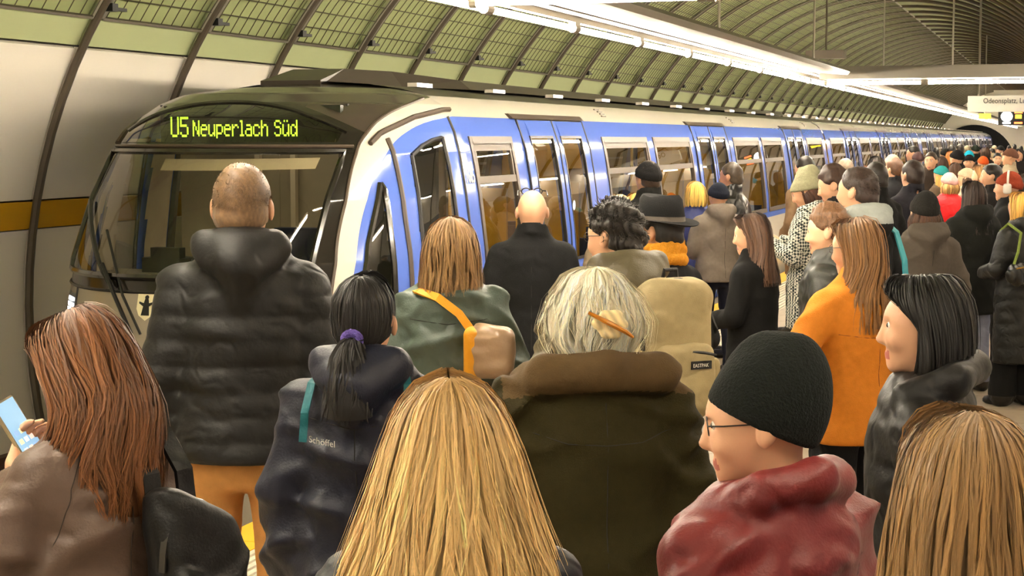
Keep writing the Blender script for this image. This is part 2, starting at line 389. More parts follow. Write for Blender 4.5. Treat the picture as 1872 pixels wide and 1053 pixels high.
def side_u(y, z):
    """lateral of the nose skin on the platform side at length y"""
    s, t = float(yside(z)), float(ytip(z))
    q = np.clip((s - y) / (s - t), 0, 1)
    return float(tw(z)) * (1 - q ** NEXP) ** (1 / NEXP)
def side_pt(y, z, off=0.0, sgn=1):
    u = side_u(y, z); e = .01
    p = np.array([XC + sgn * u, y, z])
    if off:
        dy = np.array([side_u(y + e, z) - side_u(y - e, z), 2 * e, 0]); dz = np.array([side_u(y, z + e) - side_u(y, z - e), 0, 2 * e])
        n = np.cross(dy, dz); n /= np.linalg.norm(n)
        if n[0] < 0: n = -n
        n = n * np.array([sgn, 1, 1]); p = p + n * off
    return p
WB_Z = [-.9, .6, 1.06, 1.55, 1.94, 2.11, 2.17, 2.2]; WB_Y = [9.62, 9.62, 9.74, 9.96, 10.33, 10.75, 11.32, 12.0]      # white / blue
DW_Z = [-.9, .9, 1.13, 1.41, 1.89, 2.05, 2.18, 2.29, 2.32, 2.44]; DW_Y = [9.5, 9.55, 9.62, 9.73, 10.05, 10.26, 10.54, 11.1, 11.6, 14]  # mask / white
def _soft(a, b):
    P = np.stack([a, b], 1)
    for _ in range(4):
        Q = np.empty((2 * len(P) - 2 + 2, 2)); Q[0] = P[0]; Q[-1] = P[-1]; Q[1:-1:2] = .75 * P[:-1] + .25 * P[1:]; Q[2:-1:2] = .25 * P[:-1] + .75 * P[1:]; P = Q
    return list(P[:, 0]), list(P[:, 1])
WB_Z, WB_Y = _soft(WB_Z, WB_Y); DW_Z, DW_Y = _soft(DW_Z, DW_Y)
def arch(u): return 2.285 - .26 * (abs(u) / .95) ** 2.2
WS = dict(u=.875, z0=1.14, z1=1.915)
def build_nose(parent):
    ths = np.linspace(-pi / 2, pi / 2, 141); zs = np.unique(np.concatenate([np.linspace(-.9, .9, 16), np.linspace(.9, 2.2, 60), np.array(ZT), np.linspace(2.2, 2.435, 14), [2.439]]))
    V = []; att = []
    for z in zs:
        W, s, t = float(tw(z)), float(yside(z)), float(ytip(z))
        for th in ths:
            c = cos(th); sn = sin(th)
            u = W * np.sign(sn) * abs(sn) ** (2 / NEXP); y = s - (s - t) * abs(c) ** (2 / NEXP)
            V.append((XC + u, y, z)); att.append((y - np.interp(z, WB_Z, WB_Y), y - np.interp(z, DW_Z, DW_Y), z - arch(u), z - (.87 if y > np.interp(z, DW_Z, DW_Y) + .05 else 1.055)))
    V = np.array(V); att = np.array(att); n = len(ths); F = []
    for i in range(len(zs) - 1):
        for j in range(n - 1):
            q = (i * n + j, i * n + j + 1, (i + 1) * n + j + 1, (i + 1) * n + j)
            c = V[list(q)].mean(0); u = c[0] - XC
            if abs(u) < WS['u'] and WS['z0'] < c[2] < WS['z1'] and c[1] < 10.6: continue      # windscreen opening
            if abs(u) < .80 and 1.985 < c[2] < arch(u) - .045 and c[1] < 10.6: continue          # display opening
            if in_poly(c[1], c[2], QW) or in_poly(c[1], c[2], CW): continue                    # cab side windows
            F.append(q)
    # lining of the cab
    keep = [q for q in F if .0 < V[list(q)].mean(0)[2] < 2.0]; Vi = V.copy(); Vi[:, 0] = XC + (V[:, 0] - XC) * .97; Vi[:, 1] += .05
    link('cab_lining', mesh('cab_lining', Vi, keep, mat('cab_lining', (.76, .70, .60), .6), smooth=True), parent)
    me = mesh('nose_shell', V, F, nose_paint(), smooth=True)
    for k, nm in enumerate(('m_blue', 'm_white', 'm_roof', 'm_low')):
        a = me.attributes.new(nm, 'FLOAT', 'POINT'); a.data.foreach_set('value', att[:, k].astype(np.float32))
    return link('nose_shell', me, parent)
def in_poly(y, z, P):
    c = False; n = len(P)
    for i in range(n):
        (a, b), (d, e) = P[i], P[(i + 1) % n]
        if (b > z) != (e > z) and y < (d - a) * (z - b) / (e - b) + a: c = not c
    return c
QW = [(10.17, 1.70), (10.06, 1.52), (9.93, 1.30), (9.83, 1.05), (9.78, .80), (10.10, .80), (10.14, 1.25), (10.19, 1.66)]
CW = [(10.55, 1.885), (10.70, 1.95), (10.85, 1.99), (11.0, 2.01), (11.0, .80), (10.46, .80), (10.47, 1.2)]
def nose_paint():
    m, nt, b = principled('nose_paint'); N = nt.nodes; L = nt.links
    def at(nm):
        a = N.new('ShaderNodeAttribute'); a.attribute_name = nm; g_ = N.new('ShaderNodeMath'); g_.operation = 'GREATER_THAN'; g_.inputs[1].default_value = 0
        L.new(a.outputs['Fac'], g_.inputs[0]); return g_.outputs[0]
    def mix(fac, a, c):
        x = N.new('ShaderNodeMix'); x.data_type = 'RGBA'; L.new(fac, x.inputs[0])
        for s_, v in ((x.inputs[6], a), (x.inputs[7], c)):
            if isinstance(v, tuple): s_.default_value = (*lin(v), 1)
            else: L.new(v, s_)
        return x.outputs[2]
    blue, white, roof, low = at('m_blue'), at('m_white'), at('m_roof'), at('m_low')
    mask, grey, wh, bl, lowg = (.13, .12, .10), (.25, .22, .19), (.80, .77, .72), (.335, .44, .765), (.62, .58, .51)
    front = mix(roof, mix(low, lowg, mask), grey)
    side = mix(blue, wh, mix(low, wh, bl))
    L.new(mix(white, front, side), b.inputs['Base Color'])
    b.inputs['Roughness'].default_value = .12; b.inputs['Specular IOR Level'].default_value = .35
    return m
def ribbon(name, pts, r, m, parent, n=6, closed=True, flat=1.0):
    mb = MB(); pts = list(pts)
    if closed: pts = pts + [pts[0]]
    mb.tube(pts, r, n, flat=flat); return mb.obj(name, m, parent, smooth=True)
def densify(P, k=8):
    out = []
    for i in range(len(P)):
        a, b = P[i], P[(i + 1) % len(P)]
        for q in range(k): out.append((a[0] + (b[0] - a[0]) * q / k, a[1] + (b[1] - a[1]) * q / k))
    return out
def poly_pane(name, P, off, m, parent, sgn=1):
    """filled pane over a polygon given in (length, height) on the nose side"""
    Z = np.linspace(min(p[1] for p in P), max(p[1] for p in P), 24); mb = MB(); rows = []
    for z in Z:
        z_ = min(max(z, Z[0] + .004), Z[-1] - .004); xs = []
        for i in range(len(P)):
            (a, b), (d, e) = P[i], P[(i + 1) % len(P)]
            if (b > z_) != (e > z_): xs.append((d - a) * (z_ - b) / (e - b) + a)
        y0, y1 = min(xs), max(xs); rows.append([side_pt(y0 + (y1 - y0) * t, z, off, sgn) for t in np.linspace(0, 1, 6)])
    mb.grid(np.array(rows)); return mb.obj(name, m, parent, smooth=True)

lead = thing('subway_car', 'leading blue and white subway car with cab, lit U5 destination display and windscreen', 'subway car', (0, 0, 0), group='cars of the subway train')
build_nose(lead)
# windscreen
us = np.linspace(-WS['u'] - .01, WS['u'] + .01, 33); zz = np.linspace(WS['z0'] - .015, WS['z1'] + .015, 17)
mb = MB(); mb.grid(np.array([[nose_pt(u, z, .004) for z in zz] for u in us]), 0, True); ws = mb.obj('windscreen', M['wglass'], lead, smooth=True)
c = WS['u']
fr = [(u, WS['z0']) for u in np.linspace(-c, c, 24)] + [(c, z) for z in np.linspace(WS['z0'], WS['z1'], 14)[1:]] + [(u, WS['z1']) for u in np.linspace(c, -c, 24)[1:]] + [(-c, z) for z in np.linspace(WS['z1'], WS['z0'], 14)[1:-1]]
ribbon('windscreen_seal', [nose_pt(u, z, .006) for u, z in fr], .022, M['t_mask'], lead)
ribbon('mask_lip', [nose_pt(u, 1.945, .012) for u in np.linspace(-.88, .9, 30)], .012, M['t_frame'], lead, closed=False)
ribbon('mask_edge', [side_pt(np.interp(z, DW_Z, DW_Y), z, .004) for z in np.linspace(.9, 2.29, 40)], .012, M['t_frame'], lead, closed=False)
# destination display: a flat box behind its own pane
ud = np.linspace(-.82, .82, 33)
mb = MB(); mb.grid(np.array([[nose_pt(u, 1.975 + (arch(u) - .035 - 1.975) * t, .004) for t in np.linspace(0, 1, 9)] for u in ud]), 0, True)
mb.obj('display_pane', M['wglass'], lead, smooth=True)
ribbon('display_pane_seal', [nose_pt(u, arch(u) - .04, .004) for u in np.linspace(-.82, .84, 40)], .016, M['t_mask'], lead, closed=False)
DY = 10.25
mb = MB(); mb.box((XC - .62, DY, 1.93), (XC + .74, DY + .05, 2.23)); disp = mb.obj('destination_display', M['ledbg'], lead)
mb = MB(); mb.box((XC - .72, DY + .12, 1.93), (XC + .74, DY + .15, 2.24)); mb.box((XC - .62, 9.9, 1.92), (XC + .66, DY + .12, 1.94)); mb.obj('display_housing', M['t_mask'], lead)
mb = MB(); mb.box((XC - .55, DY - .06, 1.965), (XC + .72, DY, 1.975)); mb.obj('display_shelf', M['t_in'], lead)
FONT5 = {'N': '10001 11001 11001 10101 10101 10011 10011 10001 00000', 'e': '00000 00000 01110 10001 11111 10000 10000 01110 00000', 'u': '00000 00000 10001 10001 10001 10001 10011 01101 00000',
         'p': '00000 00000 11110 10001 10001 10001 11110 10000 10000', 'r': '00000 00000 10110 11001 10000 10000 10000 10000 00000', 'l': '11000 01000 01000 01000 01000 01000 01000 11100 00000',
         'a': '00000 00000 01110 00001 01111 10001 10001 01111 00000', 'c': '00000 00000 01110 10001 10000 10000 10001 01110 00000', 'h': '10000 10000 10110 11001 10001 10001 10001 10001 00000',
         'S': '01110 10001 10000 01110 00001 00001 10001 01110 00000', 'ü': '01010 00000 10001 10001 10001 10001 10011 01101 00000', 'd': '00001 00001 01101 10011 10001 10001 10011 01101 00000',
         'U': '10001 10001 10001 10001 10001 10001 10001 01110 00000', '5': '11111 10000 10000 11110 00001 00001 10001 01110 00000', ' ': '000 000 000 000 000 000 000 000 000'}
def led_text(body, u0, ztop, du, dz, sub):
    mb = MB(); u = u0
    for ch in body:
        rows = FONT5[ch].split()
        for r, row in enumerate(rows):
            for k, bit in enumerate(row):
                if bit == '1':
                    for sx in range(sub):
                        for sy in range(sub):
                            a = u + (k + (sx + .06) / sub) * du; b = a + du / sub * .86; t = ztop - (r + (sy + .08) / sub) * dz; q = t - dz / sub * .84
                            mb.add([(XC + a, DY - .004, q), (XC + b, DY - .004, q), (XC + b, DY - .004, t), (XC + a, DY - .004, t)], [(0, 1, 2, 3)])
        u += (len(rows[0]) + .75) * du if ch != 'l' else 3.75 * du
    return mb, u
mb, ue = led_text('U5', -.567, 2.155, .0132, .0178, 2); mb.obj('route_number', M['led'], disp)
mb, ue2 = led_text('Neuperlach Süd', ue + .024, 2.130, .0107, .0140, 2); mb.obj('destination_text', M['led'], disp)
print('display text', ue, ue2)
# sun blind, cab interior
mb = MB(); mb.grid(np.array([[nose_pt(u, z, -.05) for z in (1.83, 1.91)] for u in np.linspace(-.2, .78, 16)]), 0, True); mb.obj('sun_blind', M['t_in'], lead)
cabm = MB()
cabm.box((XC - 1.10, 11.30, .0), (XC - .25, 11.36, 2.2)); cabm.box((XC - .25, 11.31, .0), (XC + 1.10, 11.36, 2.2))
cabm.obj('cab_wall', mat('cab_wall', (.62, .57, .48), .6), lead)
mb = MB(); mb.box((XC - .9, 9.75, -.05), (XC + .9, 11.35, .03)); mb.obj('cab_floor', M['t_floor'], lead)
mb = MB(); mb.grid(np.array([[nose_pt(u, 1.10, -.03) * (1, 1, 0) + np.array([0, 0, 1.10]), np.array([XC + u * .95, 9.95, 1.10]), np.array([XC + u * .95, 10.0, .5])] for u in np.linspace(-.85, .85, 16)])); mb.obj('driver_desk', mat('desk_grey', (.52, .49, .43), .5), lead, smooth=False)
mb = MB(); mb.box((XC - .5, 9.72, 1.10), (XC - .12, 9.92, 1.20)); mb.box((XC - .42, 9.7, 1.2), (XC - .2, 9.78, 1.27)); mb.obj('desk_instrument', M['black'], lead)
mb = MB(); mb.box((XC + .0, 9.80, 1.10), (XC + .05, 9.84, 1.20)); mb.obj('red_button', mat('button_red', (.8, .2, .12), .4), lead)
mb = MB(); mb.box((XC - .1, 10.45, .5), (XC + .35, 10.9, .62)); mb.box((XC - .08, 10.86, .55), (XC + .33, 10.98, 1.35)); mb.obj('driver_seat', M['t_seat'], lead)
for u, m_ in ((-.40, M['t_in']), (-.10, M['t_in']), (.30, M['t_frame'])):
    mb = MB(); mb.box((XC + u - .02, 11.22, .6), (XC + u + .02, 11.27, 2.0)); mb.obj('cab_pillar', m_, lead)
mb = MB(); mb.box((XC + .42, 11.24, .9), (XC + 1.05, 11.295, 1.95)); mb.obj('cab_cabinet', mat('cabinet_dark', (.22, .22, .18), .5), lead)
mb = MB(); mb.box((XC - .35, 10.7, 2.06), (XC + .35, 10.95, 2.09)); mb.obj('cab_fill_glow', emit('cab_fill_glow', (1, .88, .68), 1.6), lead)  # added glowing panel that brightens the cab interior
# wiper
wp = [nose_pt(-.02, .80, .05), nose_pt(-.16, 1.02, .05), nose_pt(-.30, 1.20, .045)]
ribbon('wiper_arm', wp, .014, M['black'], lead, closed=False)
ribbon('wiper_arm', [nose_pt(.04, .80, .045), nose_pt(-.10, 1.02, .045), nose_pt(-.36, 1.40, .04)], .009, M['black'], lead, closed=False)
wb = [nose_pt(-.22 - .53 * t, 1.08 + .50 * t, .028) for t in np.linspace(0, 1, 8)]
ribbon('wiper_blade', wb, .017, M['black'], lead, closed=False, flat=.6)
# crest, headlight, lower seam
cs = [(-.065, .07), (.065, .07), (.065, -.02), (.045, -.06), (0, -.09), (-.045, -.06), (-.065, -.02)]
mb = MB(); P = [nose_pt(.05 + a, .97 + b, .006) for a, b in cs]; mb.add(P, [tuple(range(len(P)))])
crest = mb.obj('crest', mat('crest_cream', (.92, .88, .72), .5), lead)
fig = [(-.012, .045), (.012, .045), (.018, .02), (.05, .03), (.05, .018), (.02, 0), (.028, -.055), (-.028, -.055), (-.02, 0), (-.05, .018), (-.05, .03), (-.018, .02)]
mb = MB(); P = [nose_pt(.05 + a, .965 + b, .008) for a, b in fig]; mb.add(P, [tuple(range(len(P)))])
h_ = [nose_pt(.05 + .014 * cos(a), 1.02 + .014 * sin(a), .008) for a in np.linspace(0, 2 * pi, 10, endpoint=False)]; mb.add(h_, [tuple(range(10))])
mb.obj('crest_figure', M['black'], crest)
for s in (-1, 1):
    mb = MB(); mb.grid(np.array([[nose_pt(s * (.62 + .22 * t), z, .004) for z in (.86, .93, 1.0)] for t in (np.linspace(0, 1, 8) if s > 0 else np.linspace(1, 0, 8))]), 0, True); hl = mb.obj('headlight_glass', M['black'], lead, smooth=True)
    for z in (.89, .925, .96):
        mb = MB(); mb.grid(np.array([[nose_pt(s * (.66 + .13 * t), zz_, .008) for zz_ in (z - .012, z + .012)] for t in (np.linspace(0, 1, 6) if s > 0 else np.linspace(1, 0, 6))]), 0, True); mb.obj('headlight_bar', M['lamp_w'], hl)
ribbon('front_seam', [nose_pt(u, 1.05, .003) for u in np.linspace(-1.0, .95, 40)], .010, M['t_seal'], lead, closed=False)
ribbon('front_seam', [nose_pt(-.62, z, .003) for z in np.linspace(.5, 1.05, 8)], .008, M['t_seal'], lead, closed=False)
# cab side windows and cab door on both sides
for s in (1, -1):
    ribbon('quarter_window_frame', [side_pt(y, z, .006, s) for y, z in densify(QW, 5)], .022, M['t_mask'], lead)
    poly_pane('quarter_window', QW, .004, M['glass'], lead, s)
    ribbon('cab_window_frame', [side_pt(y, z, .006, s) for y, z in densify(CW, 6)], .016, M['t_seal'], lead)
    poly_pane('cab_door_window', CW, .004, M['glass'], lead, s)
    ribbon('cab_door_edge', [side_pt(np.interp(z, [0, .87, 1.5, 1.99], [10.22, 10.29, 10.33, 10.39]), z, .004, s) for z in np.linspace(.05, 2.0, 24)], .020, M['t_frame'], lead, closed=False)
    ribbon('cab_door_seam', [side_pt(11.22, z, .003, s) for z in np.linspace(.05, 2.16, 20)], .012, M['t_seal'], lead, closed=False)
    ribbon('door_rail', [side_pt(y, np.interp(y, [10.2, 10.35, 10.75, 11.2, 11.33], [1.95, 2.035, 2.145, 2.20, 2.203]), .018, s) for y in np.linspace(10.22, 11.33, 20)], .02, M['t_frame'], lead, closed=False)
# roof equipment fairing
mb = MB()
def ring(y, w0, w1, z0, z1): return [(XC - w0 - .15, y, z0), (XC + w0 - .15, y, z0), (XC + w1 - .15, y, z1), (XC - w1 - .15, y, z1)]
rg = [ring(11.3, .25, .25, 2.40, 2.44), ring(11.8, .30, .22, 2.42, 2.545), ring(12.5, .42, .32, 2.42, 2.55), ring(13.3, .72, .62, 2.42, 2.50), ring(30.0, .72, .62, 2.42, 2.475)]
v = sum(rg, []); f = [(3, 2, 1, 0), tuple(range(len(v) - 4, len(v)))]
for i in range(len(rg) - 1):
    for j in range(4): f.append((i * 4 + j, i * 4 + (j + 1) % 4, (i + 1) * 4 + (j + 1) % 4, (i + 1) * 4 + j))
mb.add(v, f); mb.obj('roof_fairing', M['t_roof'], lead)

# ---- passenger section: the side as curved strips with openings
def side_strip(mb, y0, y1, z0, z1, mi, sgn=1, off=0.0, nz=None):
    Z = [z0] + [z for z in ZT if z0 < z < z1] + [z1]
    if nz: Z = np.linspace(z0, z1, nz)
    P = np.array([[(XC + sgn * (tw(z) + off), y, z) for z in Z] for y in (y0, y1)]); mb.grid(P, mi, sgn < 0)
ZLOW, ZBL, ZW0, ZW1, ZBT, ZWT = -.55, .87, .95, 2.02, 2.165, 2.32
def layout(y0, items, y1):
    """items: ('w'|'d', a, b) along the car"""
    return y0, sorted(items, key=lambda t: t[1]), y1
def car_shell(y0, items, y1, name='body'):
    mb = MB()
    cuts = [(y0, None)]
    segs = []; p = y0
    for k, a, b in items:
        segs.append(('s', p, a)); segs.append((k, a, b)); p = b
    segs.append(('s', p, y1))
    for k, a, b in segs:
        for sgn in (1, -1):
            side_strip(mb, a, b, ZBT, ZWT, 1, sgn); side_strip(mb, a, b, ZWT, 2.44, 2, sgn)
            if k == 's':
                side_strip(mb, a, b, ZLOW, ZBL, 1, sgn); side_strip(mb, a, b, ZBL, ZBT, 0, sgn)
            elif k == 'w':
                side_strip(mb, a, b, ZLOW, ZBL, 1, sgn); side_strip(mb, a, b, ZBL, ZW0, 0, sgn); side_strip(mb, a, b, ZW1, ZBT, 0, sgn)
            else:
                side_strip(mb, a, b, ZLOW, .0, 1, sgn)
    return mb.mesh('body', [M['t_blue'], M['t_white'], M['t_roof']], True)
def frame_on_side(mb, y0, y1, z0, z1, t, d, mi=0, sgn=1, out=.012):
    """rectangular frame of bar width t lying on the skin"""
    def bar(a0, a1, b0, b1):
        Z = np.linspace(b0, b1, 6)
        P = np.array([[(XC + sgn * (tw(z) + out), y, z) for z in Z] for y in (a0, a1)]); nn = np.zeros_like(P); nn[..., 0] = sgn
        mb.slab(P, nn, d, mi)
    bar(y0, y0 + t, z0, z1); bar(y1 - t, y1, z0, z1); bar(y0 + t, y1 - t, z0, z0 + t); bar(y0 + t, y1 - t, z1 - t, z1)
def pane_on_side(name, y0, y1, z0, z1, m, inset=.0, sgn=1):
    mb = MB(); side_strip(mb, y0, y1, z0, z1, 0, sgn, -inset, 8); return mb.mesh(name, m, True)
_wm = {}
def window_parts(L_, sgn=1):
    k = (round(L_, 3), sgn)
    if k not in _wm:
        fr = MB(); frame_on_side(fr, 0, L_, ZW0, ZW1, .055, .05, 0, sgn)
        tr = MB(); frame_on_side(tr, .07, L_ - .07, 1.69, 1.985, .03, .03, 0, sgn, .004)
        P = np.array([[(XC + sgn * (tw(z) + .006), y, z) for z in np.linspace(1.665, 1.72, 4)] for y in (.05, L_ - .05)]); nn = np.zeros_like(P); nn[..., 0] = sgn; tr.slab(P, nn, .03)
        P = np.array([[(XC + sgn * (tw(z) + .004), y, z) for z in np.linspace(1.91, 1.985, 4)] for y in (.05, L_ - .05)]); tr.slab(P, nn, .02)
        _wm[k] = (fr.mesh('window_frame', M['t_frame']), tr.mesh('hopper_frame', mat('hopper_grey', (.34, .29, .24), .55)), pane_on_side('pane', .05, L_ - .05, 1.0, 1.69, M['glass'], .01, sgn), pane_on_side('hopper_pane', .09, L_ - .09, 1.72, 1.92, M['glass'], .006, sgn))
    return _wm[k]
_dm = {}
def leaf_parts(L_, side):
    """door leaf with a tall pane; side says where the leaf meets its twin"""
    k = (round(L_, 3), side)
    if k not in _dm:
        mb = MB(); a, b = (.20, L_ - .12) if side < 0 else (.12, L_ - .20)
        z0, z1 = .95, 2.02; of = .012
        for (p, q, r, s) in ((.006, a, .02, 2.155), (b, L_ - .006, .02, 2.155), (a, b, .02, z0), (a, b, z1, 2.155)):
            Z = np.linspace(r, s, 10); P = np.array([[(XC + tw(z) + of, y, z) for z in Z] for y in (p, q)]); nn = np.zeros_like(P); nn[..., 0] = 1; mb.slab(P, nn, .045)
        fr = MB(); frame_on_side(fr, a - .006, b + .006, z0 - .006, z1 + .006, .022, .03, 0, 1, .016)
        _dm[k] = (mb.mesh('door_leaf', M['t_blue'], True), fr.mesh('door_glass_frame', M['t_seal']), pane_on_side('door_glass', a, b, z0, z1, M['glass'], -.004))
    return _dm[k]
def shade(me):  # flat shading inside smooth meshes where sharp
    return me
def fit_car(parent, y0, items, y1, detail):
    """body, doors and windows of one car; coordinates along the train"""
    link('body', car_shell(y0, items, y1), parent)
    for k, a, b in items:
        L_ = b - a
        if k == 'w':
            fr, tr, pn, hp = window_parts(L_)
            w_ = link('window', fr, parent, (0, a, 0)); link('hopper_frame', tr, w_); link('pane', pn, w_); link('hopper_pane', hp, w_)
            fr, tr, pn, hp = window_parts(L_, -1)
            if detail: w_ = link('window', fr, parent, (0, a, 0)); link('pane', pn, w_); link('hopper_pane', hp, w_)
        else:
            h = L_ / 2
            for q in (0, 1):
                lf, fr, gl = leaf_parts(h, -1 if q == 0 else 1)
                d_ = link('door', lf, parent, (0, a + q * h, 0)); link('door_glass_frame', fr, d_); link('door_glass', gl, d_)
                if detail and q == 1:
                    mb = MB(); A = np.linspace(0, 2 * pi, 14, endpoint=False); yy, zz_ = .16, 1.42
                    mb.add([(XC + tw(zz_) + .02, yy + .045 * cos(t), zz_ + .045 * sin(t)) for t in A], [tuple(range(14))]); mb.obj('door_button', mat('button_pale', (.75, .82, .9), .4), d_)
            mb = MB()
            for yy in (a, a + h, b): mb.tube([(XC + tw(z) + .010, yy, z) for z in np.linspace(.02, 2.16, 10)], .011, 5)
            mb.obj('door_seal', M['t_seal'], parent)
            mb = MB(); P = np.array([[(XC + tw(z) + .03, y, z) for z in (2.165, 2.205)] for y in (a - .12, b + .05)]); nn = np.zeros_like(P); nn[..., 0] = 1; mb.slab(P, nn, .05); mb.obj('door_rail', M['t_frame'], parent)
            lf = MB(); side_strip(lf, a, b, 0, ZBT, 0, -1); lf.obj('far_door', M['t_blue'], parent)
    # vents on the cantrail, clips on the roof edge
    for k, a, b in items:
        if k == 'd':
            mb = MB()
            for q in range(4):
                z = 2.215 + q * .022; mb.box((XC + float(tw(z)) - .01, b + .95 + q * .02, z), (XC + float(tw(z)) + .006, b + 1.10 + q * .02, z + .012))
            mb.obj('vent', M['t_frame'], parent)
    y = y0 + .3
    while y < y1 - .4:
        mb = MB(); mb.box((XC + .66, y, 2.395), (XC + .74, y + .32, 2.425)); mb.obj('roof_clip', M['t_white'], parent); y += 1.75
    # interior
    mb = MB(); mb.box((XC - 1.2, y0, -.03), (XC + 1.24, y1, .02)); mb.obj('car_floor', M['t_floor'], parent)
    mb = MB(); mb.box((XC - 1.05, y0, 2.17), (XC + 1.05, y1, 2.20)); mb.obj('car_ceiling', M['t_in'], parent)
    mb = MB(); mb.box((XC - .55, y0 + .3, 2.155), (XC - .45, y1 - .3, 2.168)); mb.obj('ceiling_light', M['t_light'], parent)
    mb = MB(); mb.box((XC + .45, y0 + .3, 2.155), (XC + .55, y1 - .3, 2.168)); mb.obj('ceiling_light', M['t_light'], parent)
    for k, a, b in items:
        if k == 'd':
            for yy in (a - .12, b + .08):
                mb = MB(); mb.box((XC - 1.15, yy, .02), (XC - .45, yy + .04, 1.75)); mb.box((XC + .5, yy, .02), (XC + 1.12, yy + .04, 1.6)); mb.obj('partition', M['t_yel'], parent)
            mb = MB(); mb.tube([(XC + .2, (a + b) / 2, .02), (XC + .2, (a + b) / 2, 2.17)], .018, 8); mb.obj('grab_pole', M['t_pole'], parent)
            mb = MB(); mb.box((XC - 1.18, a, 1.62), (XC - .6, b, 2.1)); mb.obj('header_panel', M['t_yel'], parent)
        else:
            n = max(1, int((b - a) / .9))
            for q in range(n):
                yy = a + .1 + q * .9
                mb = MB()
                for s in (-1, 1):
                    x0, x1 = sorted((XC + s * .35, XC + s * 1.15)); mb.box((x0, yy, .38), (x1, yy + .42, .46)); mb.box((x0, yy + .36, .46), (x1, yy + .44, 1.02))
                mb.obj('seat', M['t_seat'], parent)
            mb = MB(); mb.tube([(XC + .35, a, 1.95), (XC + .35, b, 1.95)], .016, 6); mb.tube([(XC + .35, a, 1.95), (XC + .35, a, 2.18)], .016, 6); mb.obj('grab_rail', M['t_pole'], parent)
    for yy in (y0, y1 - .03):
        mb = MB(); Z = [-.5, .3, .9, 1.6, 2.05, 2.16, 2.25, 2.32, 2.37, 2.41]
        ring_ = [(XC + tw(z) * .985, yy, z) for z in Z] + [(XC - tw(z) * .985, yy, z) for z in Z[::-1]]
        if yy == y0 and detail == 2: continue
        mb.add(ring_, [tuple(range(len(ring_)))]); mb.obj('end_wall', M['t_in'], parent)
lead_items = [('w', 11.48, 12.47), ('d', 12.75, 14.65), ('w', 15.16, 16.93), ('w', 17.2, 19.0), ('d', 19.25, 21.3), ('w', 21.65, 23.57), ('w', 23.79, 25.53), ('d', 26.0, 27.85), ('w', 28.15, 30.0)]
fit_car(lead, 11.35, lead_items, 30.40, 2)
# car number
v, f = text_geo('7605', .15, .002, .62)
P = [(XC + float(tw(1.68 + b)) + .012 + c_, 11.245 + a, 1.68 + b) for a, b, c_ in v]
link('car_number', mesh('car_number', P, f, M['sign']), lead)
mid_items = [('w', .55, 2.45), ('d', 2.85, 4.75), ('w', 5.15, 7.0), ('w', 7.2, 9.0), ('d', 9.3, 11.2), ('w', 11.6, 13.4), ('w', 13.6, 15.4), ('d', 15.8, 17.7), ('w', 18.0, 19.7)]
CARS = [('second blue and white subway car, coupled behind the leading car', 30.55), ('third subway car from the front of the train', 50.8), ('fourth subway car from the front, small in the distance', 71.05), ('last visible subway car reaching the tunnel mouth', 91.3)]
for lab, y in CARS:
    o = thing('subway_car', lab, 'subway car', (0, 0, 0), group='cars of the subway train')
    L_ = 20.09 if y < 90 else 10.5
    it = [(k, y + a, y + b) for k, a, b in mid_items if b < L_ - .1]
    fit_car(o, y, it, y + L_, 0)
    mb = MB(); Z = [-.5, .3, .9, 1.6, 2.05, 2.16, 2.25, 2.32, 2.37, 2.40]
    for yy, sc in ((y - .145, .93), (y - .07, .97), (y + .01, .93)):
        mb.v += [(XC + tw(z) * sc, yy, z - .02) for z in Z] + [(XC - tw(z) * sc, yy, z - .02) for z in Z[::-1]]
    n = 2 * len(Z)
    for r in (0, 1): mb.f += [(r * n + i, r * n + (i + 1) % n, (r + 1) * n + (i + 1) % n, (r + 1) * n + i) for i in range(n)]
    mb.m = [0] * len(mb.f); mb.obj('gangway_bellows', M['t_seal'], o)
